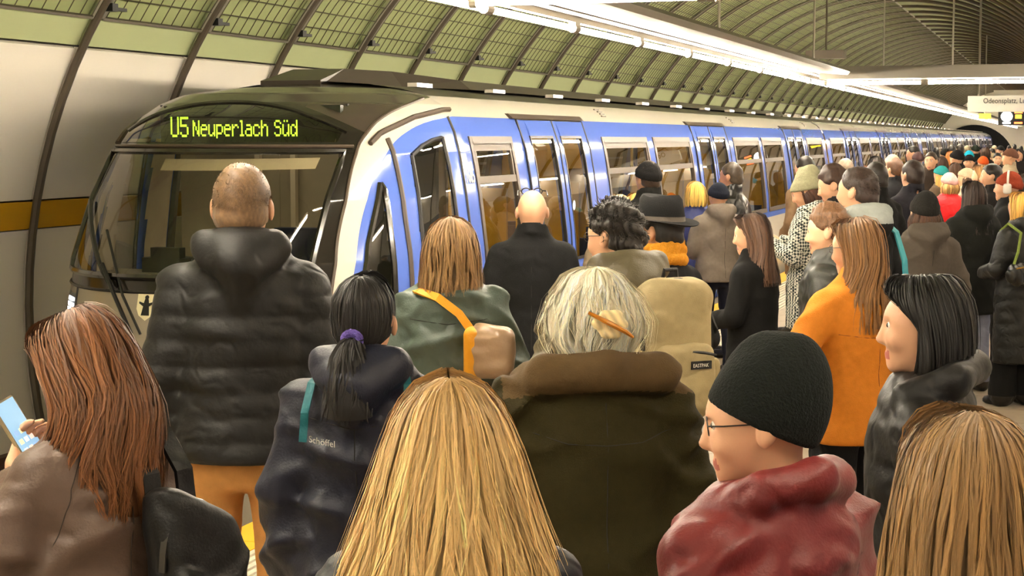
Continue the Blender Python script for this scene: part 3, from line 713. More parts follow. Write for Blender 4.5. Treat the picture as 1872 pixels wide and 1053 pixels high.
# ------------------------------------------------------------------ people: smooth signed-distance bodies meshed with surface nets
f32 = np.float32
def fast_mesh(name, V, F, mats, idx=None, smooth=True):
    """V (n,3), F (m,3|4) int arrays"""
    me = bpy.data.meshes.new(name); V = np.ascontiguousarray(V, f32); F = np.ascontiguousarray(F, np.int32); m, k = F.shape
    me.vertices.add(len(V)); me.vertices.foreach_set('co', V.ravel())
    me.loops.add(m * k); me.loops.foreach_set('vertex_index', F.ravel())
    me.polygons.add(m); me.polygons.foreach_set('loop_start', np.arange(0, m * k, k, dtype=np.int32))
    for q in (mats if isinstance(mats, (list, tuple)) else [mats]): me.materials.append(q)
    if idx is not None: me.polygons.foreach_set('material_index', np.asarray(idx, np.int32))
    if smooth: me.polygons.foreach_set('use_smooth', np.ones(m, bool))
    me.update(calc_edges=True); me.validate()
    return me
def net(sdf, lo, hi, h):
    lo = np.array(lo, f32); n = np.ceil((np.array(hi) - lo) / h).astype(int) + 1
    X = (lo[0] + h * np.arange(n[0], dtype=f32))[:, None, None]; Y = (lo[1] + h * np.arange(n[1], dtype=f32))[None, :, None]; Z = (lo[2] + h * np.arange(n[2], dtype=f32))[None, None, :]
    f = np.broadcast_to(sdf(X, Y, Z), tuple(n)).astype(f32); s = f < 0
    a = s[:-1, :-1, :-1].astype(np.int8)
    cnt = sum(s[i:n[0] - 1 + i, j:n[1] - 1 + j, k:n[2] - 1 + k].astype(np.int8) for i in (0, 1) for j in (0, 1) for k in (0, 1))
    act = (cnt > 0) & (cnt < 8); I = np.argwhere(act); N = len(I)
    if N == 0: return np.zeros((0, 3)), np.zeros((0, 4), int)
    ids = np.full(act.shape, -1, np.int32); ids[act] = np.arange(N)
    cor = np.array([(i, j, k) for i in (0, 1) for j in (0, 1) for k in (0, 1)])
    vals = np.stack([f[I[:, 0] + c[0], I[:, 1] + c[1], I[:, 2] + c[2]] for c in cor], 1)
    acc = np.zeros((N, 3), f32); num = np.zeros((N, 1), f32)
    for p in range(8):
        for q in range(p + 1, 8):
            if np.abs(cor[p] - cor[q]).sum() != 1: continue
            va, vb = vals[:, p], vals[:, q]; m = (va < 0) != (vb < 0); t = np.where(m, va / np.where(m, va - vb, 1), 0)[:, None]
            acc += np.where(m[:, None], cor[p] + t * (cor[q] - cor[p]), 0); num += m[:, None]
    V = lo + h * (I + acc / num)
    Q = []
    for ax in range(3):
        sl0 = [slice(None)] * 3; sl1 = [slice(None)] * 3; sl0[ax] = slice(0, -1); sl1[ax] = slice(1, None)
        s0, s1 = s[tuple(sl0)], s[tuple(sl1)]; E = np.argwhere(s0 != s1)
        b, c = (ax + 1) % 3, (ax + 2) % 3
        E = E[(E[:, b] > 0) & (E[:, c] > 0) & (E[:, b] < n[b] - 1) & (E[:, c] < n[c] - 1)]
        ins = s0[E[:, 0], E[:, 1], E[:, 2]]
        def cell(db, dc):
            K = E.copy(); K[:, b] -= db; K[:, c] -= dc; return ids[K[:, 0], K[:, 1], K[:, 2]]
        q = np.stack([cell(1, 1), cell(0, 1), cell(0, 0), cell(1, 0)], 1); q[~ins] = q[~ins][:, ::-1]
        Q.append(q)
    return V, np.concatenate(Q)
def cap(X, Y, Z, p, q, r0, r1):
    p = np.array(p, f32); d = np.array(q, f32) - p; L = float(d @ d) + 1e-9
    t = np.clip(((X - p[0]) * d[0] + (Y - p[1]) * d[1] + (Z - p[2]) * d[2]) / L, 0, 1)
    return np.sqrt((X - p[0] - t * d[0]) ** 2 + (Y - p[1] - t * d[1]) ** 2 + (Z - p[2] - t * d[2]) ** 2) - (r0 + (r1 - r0) * t)
def ell(X, Y, Z, c, r):
    k = np.sqrt(((X - c[0]) / r[0]) ** 2 + ((Y - c[1]) / r[1]) ** 2 + ((Z - c[2]) / r[2]) ** 2)
    return (k - 1) * min(r)
def smin(a, b, k):
    h = np.clip(.5 + .5 * (b - a) / k, 0, 1); return b + (a - b) * h - k * h * (1 - h)
def smax(a, b, k): return -smin(-a, -b, k)
def column(X, Y, Z, zs, a, b, cy):
    zq = np.asarray(Z).ravel(); A = np.interp(zq, zs, a).astype(f32).reshape(Z.shape); B = np.interp(zq, zs, b).astype(f32).reshape(Z.shape); Cy = np.interp(zq, zs, cy).astype(f32).reshape(Z.shape)
    k = np.sqrt((X / A) ** 2 + ((Y - Cy) / B) ** 2); return (k - 1) * np.minimum(A, B)
def ridge(q): return np.exp(-4.5 * np.sin(q) ** 2)
def folds(X, Y, Z, sd, amp):
    """cloth folds: soft lumps, diagonal creases and drape folds that grow towards the hem"""
    wx = X + .03 * np.sin(13 * Z + 2 * sd); wz = Z + .03 * np.sin(11 * X + 7 * Y + sd)
    a = np.sin(13 * X + 5 * np.sin(7 * Z + sd) + sd) * np.sin(9 * Z + 5 * np.sin(8 * Y + 2 * sd) + 1.7 * sd)
    b = ridge(17 * wz + 11 * wx * np.sin(sd * 1.3) + 8 * Y + sd) * np.clip(.2 + np.sin(8 * X - 6 * Z + 2 * sd), 0, 1)
    b2 = ridge(27 * wz - 19 * wx * np.cos(sd) + 12 * Y + 2 * sd) * np.clip(np.sin(9 * X + 8 * Z + 4 * Y + sd * 3), 0, 1)
    c = ridge(8 * np.arctan2(wx, Y - .3) + 1.2 * np.sin(6 * Z + sd) + sd) * np.clip(1.3 - Z, 0, .6)
    return amp * (.7 * a - 1.3 * b - .8 * b2 - 1.8 * c)
SKIN = {}
def skin(tone):
    k = 'skin_%d' % int(tone * 100)
    return mat(k, (.90 - .45 * tone, .70 - .44 * tone, .56 - .40 * tone), .5, var=.08, scale=14, bump=.05, bscale=220)
M['lip'] = mat('lips', (.72, .42, .38), .45); M['eye_w'] = mat('eye_white', (.9, .88, .85), .25, var=.02); M['iris'] = mat('iris', (.18, .12, .08), .15)
def crease(m, strength, scale):
    nt = m.node_tree; N = nt.nodes; L = nt.links; b = N['Principled BSDF']
    if N.get('crease'): return m
    tc = N.new('ShaderNodeTexCoord'); nz = N.new('ShaderNodeTexNoise'); nz.name = 'crease'; nz.noise_type = 'RIDGED_MULTIFRACTAL'; nz.inputs['Scale'].default_value = scale; nz.inputs['Detail'].default_value = 2.5; nz.inputs['Distortion'].default_value = .8
    L.new(tc.outputs['Object'], nz.inputs['Vector']); bp = N.new('ShaderNodeBump'); bp.inputs['Strength'].default_value = strength; bp.inputs['Distance'].default_value = .02; bp.invert = True
    L.new(nz.outputs['Fac'], bp.inputs['Height'])
    if b.inputs['Normal'].links: L.new(b.inputs['Normal'].links[0].from_socket, bp.inputs['Normal'])
    L.new(bp.outputs[0], b.inputs['Normal']); return m
def cloth(c, kind='wool'):
    if max(c) < .3: c = tuple(v * .66 for v in c)
    m = cloth0(c, kind)
    return crease(m, *dict(puffer=(.45, 14), rain=(.9, 9), leather=(.7, 12), denim=(.6, 10)).get(kind, (.45, 8))) if kind != 'knit' else m
def cloth0(c, kind='wool'):
    k = 'cloth_%s_%02x%02x%02x' % ((kind,) + tuple(int(v * 255) for v in c))
    if kind == 'puffer': return mat(k, c, .55, var=.10, scale=20, bump=.12, bscale=90, spec=.35)
    if kind == 'rain': return mat(k, c, .5, var=.10, scale=12, bump=.15, bscale=150, spec=.4)
    if kind == 'leather': return mat(k, c, .32, var=.12, scale=20, bump=.15, bscale=70, spec=.55)
    if kind == 'knit': return mat(k, c, .9, var=.25, scale=60, bump=.5, bscale=180, spec=.2)
    if kind == 'denim': return mat(k, c, .85, var=.18, scale=30, bump=.2, bscale=300, spec=.2)
    return mat(k, c, .85, var=.16, scale=40, bump=.25, bscale=260, spec=.2)
def hair_material():
    m, nt, b = principled('hair'); N = nt.nodes; L = nt.links
    a = N.new('ShaderNodeAttribute'); a.attribute_name = 'hcol'; L.new(a.outputs['Color'], b.inputs['Base Color'])
    b.inputs['Roughness'].default_value = .5; b.inputs['Specular IOR Level'].default_value = .4; b.inputs['Sheen Weight'].default_value = .1
    return m
M['hair'] = hair_material()
def set_col(me, C):
    a = me.attributes.new('hcol', 'FLOAT_COLOR', 'POINT'); C4 = np.ones((len(C), 4), f32); C4[:, :3] = C; a.data.foreach_set('color', C4.ravel())
# ---- head (body height 1.75 scale; the caller scales)
HP = np.array([0, -.01, 1.54])          # neck pivot
def head_sdf(X, Y, Z, face=True, fem=False):
    d = ell(X, Y, Z, (0, -.012, 1.662), (.078, .096, .098))
    d = smin(d, ell(X, Y, Z, (0, .030, 1.595), (.052 if fem else .057, .062, .068)), .04)
    d = smin(d, cap(X, Y, Z, (0, .070, 1.545), (0, .068, 1.548), .022, .022), .03)
    d = smin(d, ell(X, Y, Z, (0, .055, 1.66), (.058, .040, .05)), .03)
    d = smin(d, cap(X, Y, Z, (0, -.028, 1.42), (0, -.020, 1.57), .058 if not fem else .050, .054 if not fem else .046), .025)
    for s in (-1, 1):
        e = ell(X, Y + (Z - 1.635) * .25, Z, (s * .084, -.012, 1.635), (.011, .021, .034)); d = smin(d, e, .007)
        if face:
            d = smax(d, -ell(X, Y, Z, (s * .031, .100, 1.650), (.019, .014, .012)), .014)
            d = smin(d, ell(X, Y, Z, (s * .034, .070, 1.610), (.024, .022, .022)), .02)
    if face:
        d = smin(d, cap(X, Y, Z, (0, .088, 1.655), (0, .108, 1.612), .009, .0125), .012)
        d = smin(d, ell(X, Y, Z, (0, .094, 1.606), (.017, .014, .010)), .008)
        d = smin(d, ell(X, Y, Z, (0, .086, 1.574), (.022, .012, .0075)), .006)
        d = smin(d, ell(X, Y, Z, (0, .084, 1.564), (.019, .012, .0075)), .006)
    return d
def hairline(Y, up=0.0):
    zq = np.asarray(Y).ravel()
    return np.interp(zq, [-.12, -.07, -.03, 0, .02, .045, .07, .11], [1.573, 1.578, 1.600, 1.640, 1.655, 1.672, 1.708, 1.722]).astype(f32).reshape(Y.shape) + up
def short_hair_sdf(X, Y, Z, t=.014, lump=.003, sd=1.0, top=0.0):
    d = ell(X, Y, Z, (0, -.012, 1.664), (.076 + t * .8, .096 + t, .098 + t + top))
    d = smin(d, ell(X, Y, Z, (0, -.03, 1.60), (.066 + t * .6, .072 + t * .7, .05)), .03)
    d = d + lump * (np.sin(70 * X + 30 * np.sin(25 * Y + sd) + sd) * np.sin(60 * Y + 20 * Z + sd) + .8 * np.sin(80 * Z + 40 * X + 2 * sd))
    d = smax(d, hairline(Y + .35 * (Z - 1.66) * 0) - Z, .006)
    for s in (-1, 1): d = smax(d, -ell(X, Y, Z, (s * .090, -.010, 1.632), (.026, .027, .040)), .006)
    return d
def beanie_sdf(X, Y, Z, cuff=True, slouch=0.0, rib=.0016, low=0.0, tilt=.25):
    d = ell(X, Y + slouch * (Z - 1.62) * 2.6, Z, (0, -.014, 1.668), (.090, .113, .112 + slouch * .40))
    d = d + .10 * slouch * ridge(16 * Z + 8 * Y + 7 * X) * np.clip((Z - 1.66) * 10, 0, 1)
    zc = 1.652 - low + tilt * Y       # tilted brim: low at the nape
    ang = np.arctan2(Y + .014, X); d = d + rib * np.sin(ang * 44)
    if cuff: d = d - .007 * (1 / (1 + np.exp((Z - zc - .062) * 300)))
    return smax(d, zc - Z, .006)
# ---- long hair: meridians of a lofted envelope, plus strands
def hair_loft(rows, n, seed, col, root=None, open_=2.05, wave=.03, clump=.5, wid=.0022, layers=(.9, 1.03), k=16, tips=.12, side_shift=0.0):
    """rows: (z, half width, front y, back y) from the parting down; returns V,F,C"""
    rng = np.random.default_rng(seed); rows = np.array(rows, float); m = len(rows); tt = np.linspace(0, 1, m)
    seg = np.concatenate([[0], np.cumsum(np.linalg.norm(np.diff(rows[:, [0, 1]], axis=0), axis=1) + .004)]); tt = seg / seg[-1]
    col = np.array(lin(col)); root = col * .55 if root is None else np.array(lin(root))
    def opening(z): return np.interp(z, [1.50, 1.58, 1.65, 1.72, 1.755], [open_ + .3, open_ + .12, open_, 2.55, pi])
    def pts(psi, t, rho):
        z = np.interp(t, tt, rows[:, 0]); a = np.interp(t, tt, rows[:, 1]); bf = np.interp(t, tt, rows[:, 2]); bb = np.interp(t, tt, rows[:, 3])
        lim = opening(z); ps = np.clip(psi, -lim, lim)
        hug = np.clip((np.abs(ps) - (lim - .45)) / .45, 0, 1) * (lim < 2.59); rho = rho * (1 - .13 * hug * hug)
        x = a * rho * np.sin(ps) + side_shift * t; y = (bf + bb) / 2 - (bf - bb) / 2 * rho * np.cos(ps)
        return np.stack([x, y, z + (rho - 1) * .05 * (t < .25)], -1)
    # strands
    ncl = max(12, min(n // 14, 110)); cl = rng.uniform(-pi, pi, ncl); psi0 = rng.uniform(-pi, pi, n); near = np.abs(psi0[:, None] - cl[None]).argmin(1); tgt = cl[near]
    t = np.linspace(0, 1, k)[None] * rng.uniform(1 - tips, 1.0, n)[:, None] + rng.uniform(0, .04, n)[:, None]; t = np.clip(t, 0, 1)
    ph = (near * 1.7)[:, None]; psi = psi0[:, None] + (tgt - psi0)[:, None] * clump * t + wave * np.sin(9 * t + ph) * (.3 + t) + wave * .5 * np.sin(17 * t + rng.uniform(0, 6, n)[:, None])
    rho = (rng.uniform(layers[0], layers[1], n) + (rng.random(n) < .05) * rng.uniform(0, .09, n))[:, None] + .025 * np.sin(7 * t + ph * 2.3) * t
    P = pts(psi, t, rho)
    T = np.gradient(P, axis=1); T /= np.linalg.norm(T, axis=2, keepdims=True) + 1e-9
    ctr = np.stack([np.zeros_like(t), np.full_like(t, -.03), P[..., 2] - .02], -1); O = P - ctr; O /= np.linalg.norm(O, axis=2, keepdims=True) + 1e-9
    S = np.cross(T, O); S /= np.linalg.norm(S, axis=2, keepdims=True) + 1e-9; O = np.cross(S, T)
    w = (wid * rng.uniform(.6, 1.5, n))[:, None] * (1.0 - .75 * np.linspace(0, 1, k)[None] ** 3); w = w[..., None]
    tw_ = (rng.normal(0, .35, n))[:, None, None]; S2 = S * np.cos(tw_) + O * np.sin(tw_)
    V = np.stack([P + S2 * w, P - S2 * w], 2).reshape(-1, 3)
    base = (np.arange(n)[:, None] * k + np.arange(k - 1)[None]).reshape(-1) * 2; F = np.stack([base, base + 1, base + 3, base + 2], 1)
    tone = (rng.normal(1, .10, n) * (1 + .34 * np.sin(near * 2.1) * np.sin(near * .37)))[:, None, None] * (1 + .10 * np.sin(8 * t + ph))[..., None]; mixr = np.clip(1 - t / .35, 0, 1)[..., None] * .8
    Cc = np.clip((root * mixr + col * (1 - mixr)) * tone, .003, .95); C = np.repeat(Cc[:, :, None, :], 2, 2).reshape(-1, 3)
    # under layer, colour darkened to paint shade into the gaps between clumps
    na, nz = 40, 26; ps = np.linspace(-pi, pi, na); tz = np.linspace(0, .96, nz); U = pts(ps[None].repeat(nz, 0), tz[:, None].repeat(na, 1), .90)
    i, j = np.meshgrid(np.arange(nz - 1), np.arange(na - 1), indexing='ij'); b0 = (i * na + j).ravel(); G = np.stack([b0, b0 + 1, b0 + na + 1, b0 + na], 1)
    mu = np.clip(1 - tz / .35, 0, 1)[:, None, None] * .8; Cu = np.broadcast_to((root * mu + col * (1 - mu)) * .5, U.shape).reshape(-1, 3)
    return np.concatenate([V, U.reshape(-1, 3)]), np.concatenate([F, G + len(V)]), np.concatenate([C, Cu])
LONG = [(1.775, .002, .055, -.050), (1.772, .030, .075, -.075), (1.752, .062, .092, -.100), (1.715, .086, .096, -.121), (1.66, .099, .085, -.130), (1.60, .104, .070, -.128), (1.54, .112, .060, -.124), (1.47, .128, .055, -.140), (1.40, .140, .050, -.160), (1.33, .142, .04, -.172)]
BOB = [(1.775, .002, .055, -.050), (1.772, .030, .075, -.075), (1.752, .062, .094, -.100), (1.715, .088, .098, -.122), (1.66, .104, .088, -.134), (1.60, .113, .078, -.136), (1.55, .114, .072, -.130), (1.515, .104, .066, -.118)]
def rotm(yaw, pitch, roll=0):
    cy, sy, cp, sp, cr, sr = cos(yaw), sin(yaw), cos(pitch), sin(pitch), cos(roll), sin(roll)
    Rz = np.array([[cy, -sy, 0], [sy, cy, 0], [0, 0, 1]]); Rx = np.array([[1, 0, 0], [0, cp, -sp], [0, sp, cp]]); Ry = np.array([[cr, 0, sr], [0, 1, 0], [-sr, 0, cr]])
    return Rz @ Rx @ Ry
def hand_geo(wrist, dirv, palm_n, side, h, curl=.6):
    """open-curled hand: palm, four fingers, thumb; returns V,F in body coordinates"""
    d = np.array(dirv, float); d /= np.linalg.norm(d); nrm = np.array(palm_n, float); nrm -= d * (nrm @ d); nrm /= np.linalg.norm(nrm); sd_ = np.cross(d, nrm) * side
    fr = np.stack([sd_, d, nrm], 1)
    def sdf(X, Y, Z):
        v = smin(cap(X, Y, Z, (-.018, .02, 0), (-.020, .085, .004), .016, .014), cap(X, Y, Z, (.018, .02, 0), (.020, .082, .004), .016, .014), .02)
        v = smin(v, cap(X, Y, Z, (0, -.05, 0), (0, .02, 0), .026, .024), .02)
        for q, (x, L) in enumerate(((-.030, .072), (-.010, .082), (.010, .076), (.029, .060))):
            p0 = np.array((x, .085, .003)); a = .5 * curl; p1 = p0 + L * .45 * np.array((0, cos(a), sin(a))); a = 1.5 * curl; p2 = p1 + L * .33 * np.array((0, cos(a), sin(a))); a = 2.2 * curl; p3 = p2 + L * .26 * np.array((0, cos(a), sin(a)))
            v = smin(v, cap(X, Y, Z, p0, p1, .0095, .0088), .006); v = smin(v, cap(X, Y, Z, p1, p2, .0088, .008), .003); v = smin(v, cap(X, Y, Z, p2, p3, .008, .0068), .003)
        v = smin(v, cap(X, Y, Z, (-.022, .025, .006), (-.050, .055, .018), .014, .011), .01); v = smin(v, cap(X, Y, Z, (-.050, .055, .018), (-.052, .088, .034), .0105, .008), .004)
        return v
    V, F = net(sdf, (-.08, -.09, -.04), (.06, .19, .10), h); return V @ fr.T + np.array(wrist), F
ARMS = {  # shoulder is fixed; elbow, wrist for the right side (x mirrored for the left)
    'down': ((.230, -.03, 1.14), (.236, .05, .90)), 'pocket': ((.243, -.06, 1.13), (.190, .09, .97)), 'bent': ((.235, .02, 1.15), (.12, .25, 1.10)),
    'phone': ((.235, .06, 1.15), (.12, .30, 1.25)), 'hold': ((.31, .02, 1.17), (.10, .20, 1.30)), 'out': ((.31, -.05, 1.16), (.20, .16, 1.12)), 'phone2': ((.275, .02, 1.16), (.115, .165, 1.375)), 'elbow': ((.325, -.03, 1.21), (.10, .20, 1.28)), 'strap': ((.24, .02, 1.16), (.16, .17, 1.33))}
def person(label, x, ytop, s, turn, coat, pants=(.12, .12, .14), shoes=(.1, .09, .08), hair=None, hat=None, tone=.15, head=(0, 0), arms=('pocket', 'pocket'), group=None, fem=False, face=False, h=None, extra=.012, seed=None, hands=False, foot=True, cat='person', lean=0.0):
    """one standing figure; x, ytop: pixel of the head top, s: pixels per metre at the figure"""
    seed = seed if seed is not None else int(x * 7 + ytop * 3); rng = np.random.default_rng(seed)
    top = px_depth(x, ytop, FPX / s); Hh = top[2] - extra; K = Hh / 1.765
    root = thing('person', label, cat, (top[0], top[1], 0), YAW + rad(turn), group)
    root.scale = (K, K, K)
    h = min(.036, max(.0112, 4.6 / s)); hd = min(.018, max(.0058, 2.6 / s)); sd = seed % 17 * .7
    Rm = rotm(rad(head[0]), rad(head[1]), rad(head[2]) if len(head) > 2 else 0)
    def turn_head(V): return (V - HP) @ Rm.T + HP
    bulk = coat.get('bulk', 1.0); hem = coat.get('hem', .80); kind = coat.get('kind', 'wool')
    # -- body: legs, trunk, arms, head in one mesh
    el = [ARMS[a] for a in arms]
    def leg_sdf(X, Y, Z):
        wd_ = coat.get('leg', 1.0); d = None
        for i, sx in enumerate((-1, 1)):
            fy = .05 * sx * (1 if seed % 2 else -1); ax = sx * .095
            L_ = smin(cap(X, Y, Z, (ax, 0, .90), (ax, fy * .6 + .012, .48), .088 * wd_, .062 * wd_), cap(X, Y, Z, (ax, fy * .6 + .012, .48), (ax + sx * .01, fy, .10), .062 * wd_, .050 * wd_ ** 2), .03)
            L_ = L_ + .5 * folds(X, Y, Z, sd + i, .006)
            sh = smin(cap(X, Y, Z, (ax + sx * .012, fy - .02, .045), (ax + sx * .028, fy + .14, .032), .046, .040), cap(X, Y, Z, (ax, fy, .06), (ax, fy, .12), .05, .05), .02); L_ = smin(L_, smax(sh, .0 - Z, .005), .012)
            d = L_ if d is None else smin(d, L_, .03)
        t = column(X, Y, Z, [.8, .95, 1.1, 1.3, 1.40, 1.46, 1.52], [.16, .165, .145, .165, .150, .08, .05], [.10, .115, .10, .105, .085, .06, .05], [0, -.01, 0, 0, -.015, -.02, -.02])
        d = smin(d, smax(t, np.abs(Z - 1.16) - .36, .02), .03)
        for i, sx in enumerate((-1, 1)):
            e, w = el[i]; d = smin(d, cap(X, Y, Z, (sx * .16, -.01, 1.39), (sx * e[0], e[1], e[2]), .045, .036), .03); d = smin(d, cap(X, Y, Z, (sx * e[0], e[1], e[2]), (sx * w[0], w[1], w[2]), .036, .026), .015)
        return d
    hb = max(h, .02); V, F = net(leg_sdf, (-.42, -.30, -.02), (.42, .42, 1.56), hb)
    cz = V[F].mean(1)
    mi = np.where(cz[:, 2] < .085, 2, np.where(cz[:, 2] < 1.0, 1, 3))
    for i, sx in enumerate((-1, 1)):
        w = np.array(el[i][1]) * (sx, 1, 1); mi[np.linalg.norm(cz - w, axis=1) < .06] = 0
    Vs, Fs, Ms = [V], [F], [mi]; off = len(V)
    V, F = net(lambda X, Y, Z: head_sdf(X, Y, Z, face, fem), (-.11, -.13, 1.40), (.11, .14, 1.785), hd)
    c = V[F].mean(1); m0 = np.zeros(len(F), int)
    if face: m0[(np.abs(c[:, 0]) < .024) & (c[:, 1] > .083) & (np.abs(c[:, 2] - 1.569) < .011)] = 4
    Vs.append(turn_head(V)); Fs.append(F + off); Ms.append(m0); off += len(V)
    if face:
        for sx in (-1, 1):
            for cc, rr, mm in (((sx * .031, .0795, 1.650), .0125, 5), ((sx * .031, .0865, 1.650), .0078, 6)):
                V, F = net(lambda X, Y, Z: ell(X, Y, Z, cc, (rr, rr, rr)), np.array(cc) - .016, np.array(cc) + .016, .004)
                Vs.append(turn_head(V)); Fs.append(F + off); Ms.append(np.full(len(F), mm)); off += len(V)
            V, F = net(lambda X, Y, Z: cap(X, Y, Z, (sx * .014, .093, 1.668), (sx * .048, .080, 1.672), .0045, .003), (-.06, .06, 1.65), (.06, .11, 1.69), .004)
            Vs.append(turn_head(V)); Fs.append(F + off); Ms.append(np.full(len(F), 7)); off += len(V)
    if hands:
        for i, sx in enumerate((-1, 1)):
            if not (hands is True or hands[i]): continue
            e, w = [np.array(q) * (sx, 1, 1) for q in el[i]]; V, F = hand_geo(w, w - e, (-sx * .6, -.35, .75), sx, max(.0045, hd), .75)
            Vs.append(V); Fs.append(F + off); Ms.append(np.zeros(len(F), int)); off += len(V)
    hc = hair.get('col', (.2, .15, .1)) if hair else (.2, .15, .1)
    body = link('body', fast_mesh('body', np.concatenate(Vs), np.concatenate(Fs), [skin(tone), cloth(pants, 'denim'), cloth(shoes, 'leather'), cloth(coat.get('shirt', (.25, .24, .24))), M['lip'], M['eye_w'], M['iris'], mat('brow_%02d%02d%02d' % tuple(int(v * 99) for v in hc), tuple(v * .7 for v in hc), .8)], np.concatenate(Ms)), root)
    # -- coat
    q = coat.get('quilt', 0); col = coat.get('collar', 'stand'); fa = coat.get('folds', .009 if not q else .004); fl_ = coat.get('flare', 1.0)
    def coat_sdf(X, Y, Z):
        zs = [hem - .05, .80, .95, 1.10, 1.28, 1.39, 1.45, 1.492, 1.53, 1.57]
        a = np.array([.200 * fl_, .196 * fl_ ** .6, .192, .176, .186, .184, .164, .118, .084, .075]) * bulk; b = np.array([.152 * fl_, .150 * fl_ ** .6, .146, .132, .140, .130, .112, .092, .077, .072]) * bulk
        if hem > .8: zs = zs[2:]; a = a[2:]; b = b[2:]; zs = [hem - .02] + zs if hem < .94 else zs; a = np.concatenate([[a[0]], a]) if hem < .94 else a; b = np.concatenate([[b[0]], b]) if hem < .94 else b
        d = smax(column(X, Y, Z, zs, a, b, [-.008] * len(zs)) + folds(X, Y, Z, sd, fa), Z - 1.535 + .2 * Y, .02)
        if q: d = d - .009 * (np.abs(np.sin(pi * (Z + .03 * np.abs(X)) / q)) ** .35 - .75)
        for i, sx in enumerate((-1, 1)):
            e, w = el[i]; e = (sx * e[0] * (.5 + .5 * bulk), e[1], e[2]); w = (sx * w[0], w[1], w[2])
            r = (.070 * bulk, .060 * bulk, .052 * bulk)
            A = cap(X, Y, Z, (sx * .158 * bulk, -.012, 1.400), e, r[0], r[1]); B = cap(X, Y, Z, e, w, r[1], r[2])
            g_ = folds(X, Y, Z, sd + 3 + i, fa * 1.2)
            if q: g_ = g_ - .009 * (np.abs(np.sin(pi * Z / q + i)) ** .35 - .75)
            d = smin(d, smin(A, B, .02) + g_, .035)
        if col == 'stand':
            rr = np.sqrt((X / 1.0) ** 2 + ((Y + .018) / 1.0) ** 2); d = smin(d, smax(np.abs(rr - .080 - .02 * (1.58 - Z)) - .012, np.abs(Z - 1.535 + .30 * (Y + .02)) - .042, .012), .02)
        elif col in ('hood', 'bighood'):
            g2 = 1.16 if col == 'bighood' else 1.0
            rr = np.sqrt(X ** 2 + (Y + .018) ** 2); d = smin(d, smax(np.abs(rr - .086) - .016, np.abs(Z - 1.525 + .25 * (Y + .02)) - .045, .015), .02)
            hd_ = smin(ell(X, Y, Z, (0, -.105, 1.515), (.138 * g2, .072 * g2, .072 * g2)), cap(X, Y, Z, (0, -.135, 1.47), (0, -.13, 1.37), .080 * g2, .04), .05)
            for sx in (-1, 1): hd_ = smin(hd_, cap(X, Y, Z, (sx * .10 * g2, -.09, 1.545), (sx * .105, .04, 1.49), .034 * g2, .024), .03)
            hd_ = smax(hd_, -ell(X, Y, Z, (0, -.060, 1.61), (.094 * g2, .068, .082)), .02)
            d = smin(d, hd_ + folds(X, Y, Z, sd + 9, .006), .02)
        elif col == 'big':
            cw = coat.get('cwide', 1.0)
            for p_, q_ in (((-.135, .03, 1.480), (-.120, -.085, 1.520)), ((-.120, -.085, 1.520), (0, -.130, 1.540)), ((0, -.130, 1.540), (.120, -.085, 1.520)), ((.120, -.085, 1.520), (.135, .03, 1.480))):
                d = smin(d, cap(X, Y, Z, np.array(p_) * (cw, cw, 1) - (0, 0, .03 * (cw - 1)), np.array(q_) * (cw, cw, 1) - (0, 0, .03 * (cw - 1)), .040 * cw, .042 * cw) + folds(X, Y, Z, sd + 5, .007), .022)
        elif col == 'lapel':
            rr = np.sqrt(X ** 2 + (Y + .02) ** 2); d = smin(d, smax(np.abs(rr - .076 - .35 * np.clip(1.56 - Z, 0, .06)) - .010, np.abs(Z - 1.535 + .25 * (Y + .02)) - .036, .008), .012)
        d = smax(d, -cap(X, Y, Z, (0, -.02, 1.50), (0, -.018, 1.70), .064, .068), .008)
        d = smax(d, hem - Z, .01)
        for i, sx in enumerate((-1, 1)):
            e, w = el[i]; e = np.array((sx * e[0], e[1], e[2])); w = np.array((sx * w[0], w[1], w[2])); dv = (w - e) / np.linalg.norm(w - e); p0 = w - dv * .01
            near = np.sqrt((X - w[0]) ** 2 + (Y - w[1]) ** 2 + (Z - w[2]) ** 2); cut = (X - p0[0]) * dv[0] + (Y - p0[1]) * dv[1] + (Z - p0[2]) * dv[2]
            if hands and (hands is True or hands[i]): d = np.where(near < .09, smax(d, cut, .006), d)
        return d
    xm = .46 * max(1, bulk)
    V, F = net(coat_sdf, (-xm, -.34, hem - .06), (xm, .42, 1.66), h)
    cm = coat.get('mat') or cloth(coat['col'], kind)
    mats = [cm]; idx = np.zeros(len(F), int)
    if coat.get('hoodcol'):
        c = V[F].mean(1); mats.append(cloth(coat['hoodcol'], 'wool')); idx[(c[:, 2] > 1.435 - .25 * (c[:, 1] + .02)) & (np.abs(c[:, 0]) < coat.get('hoodx', .175))] = 1
    link(coat.get('name', 'coat'), fast_mesh('coat', V, F, mats, idx), root)
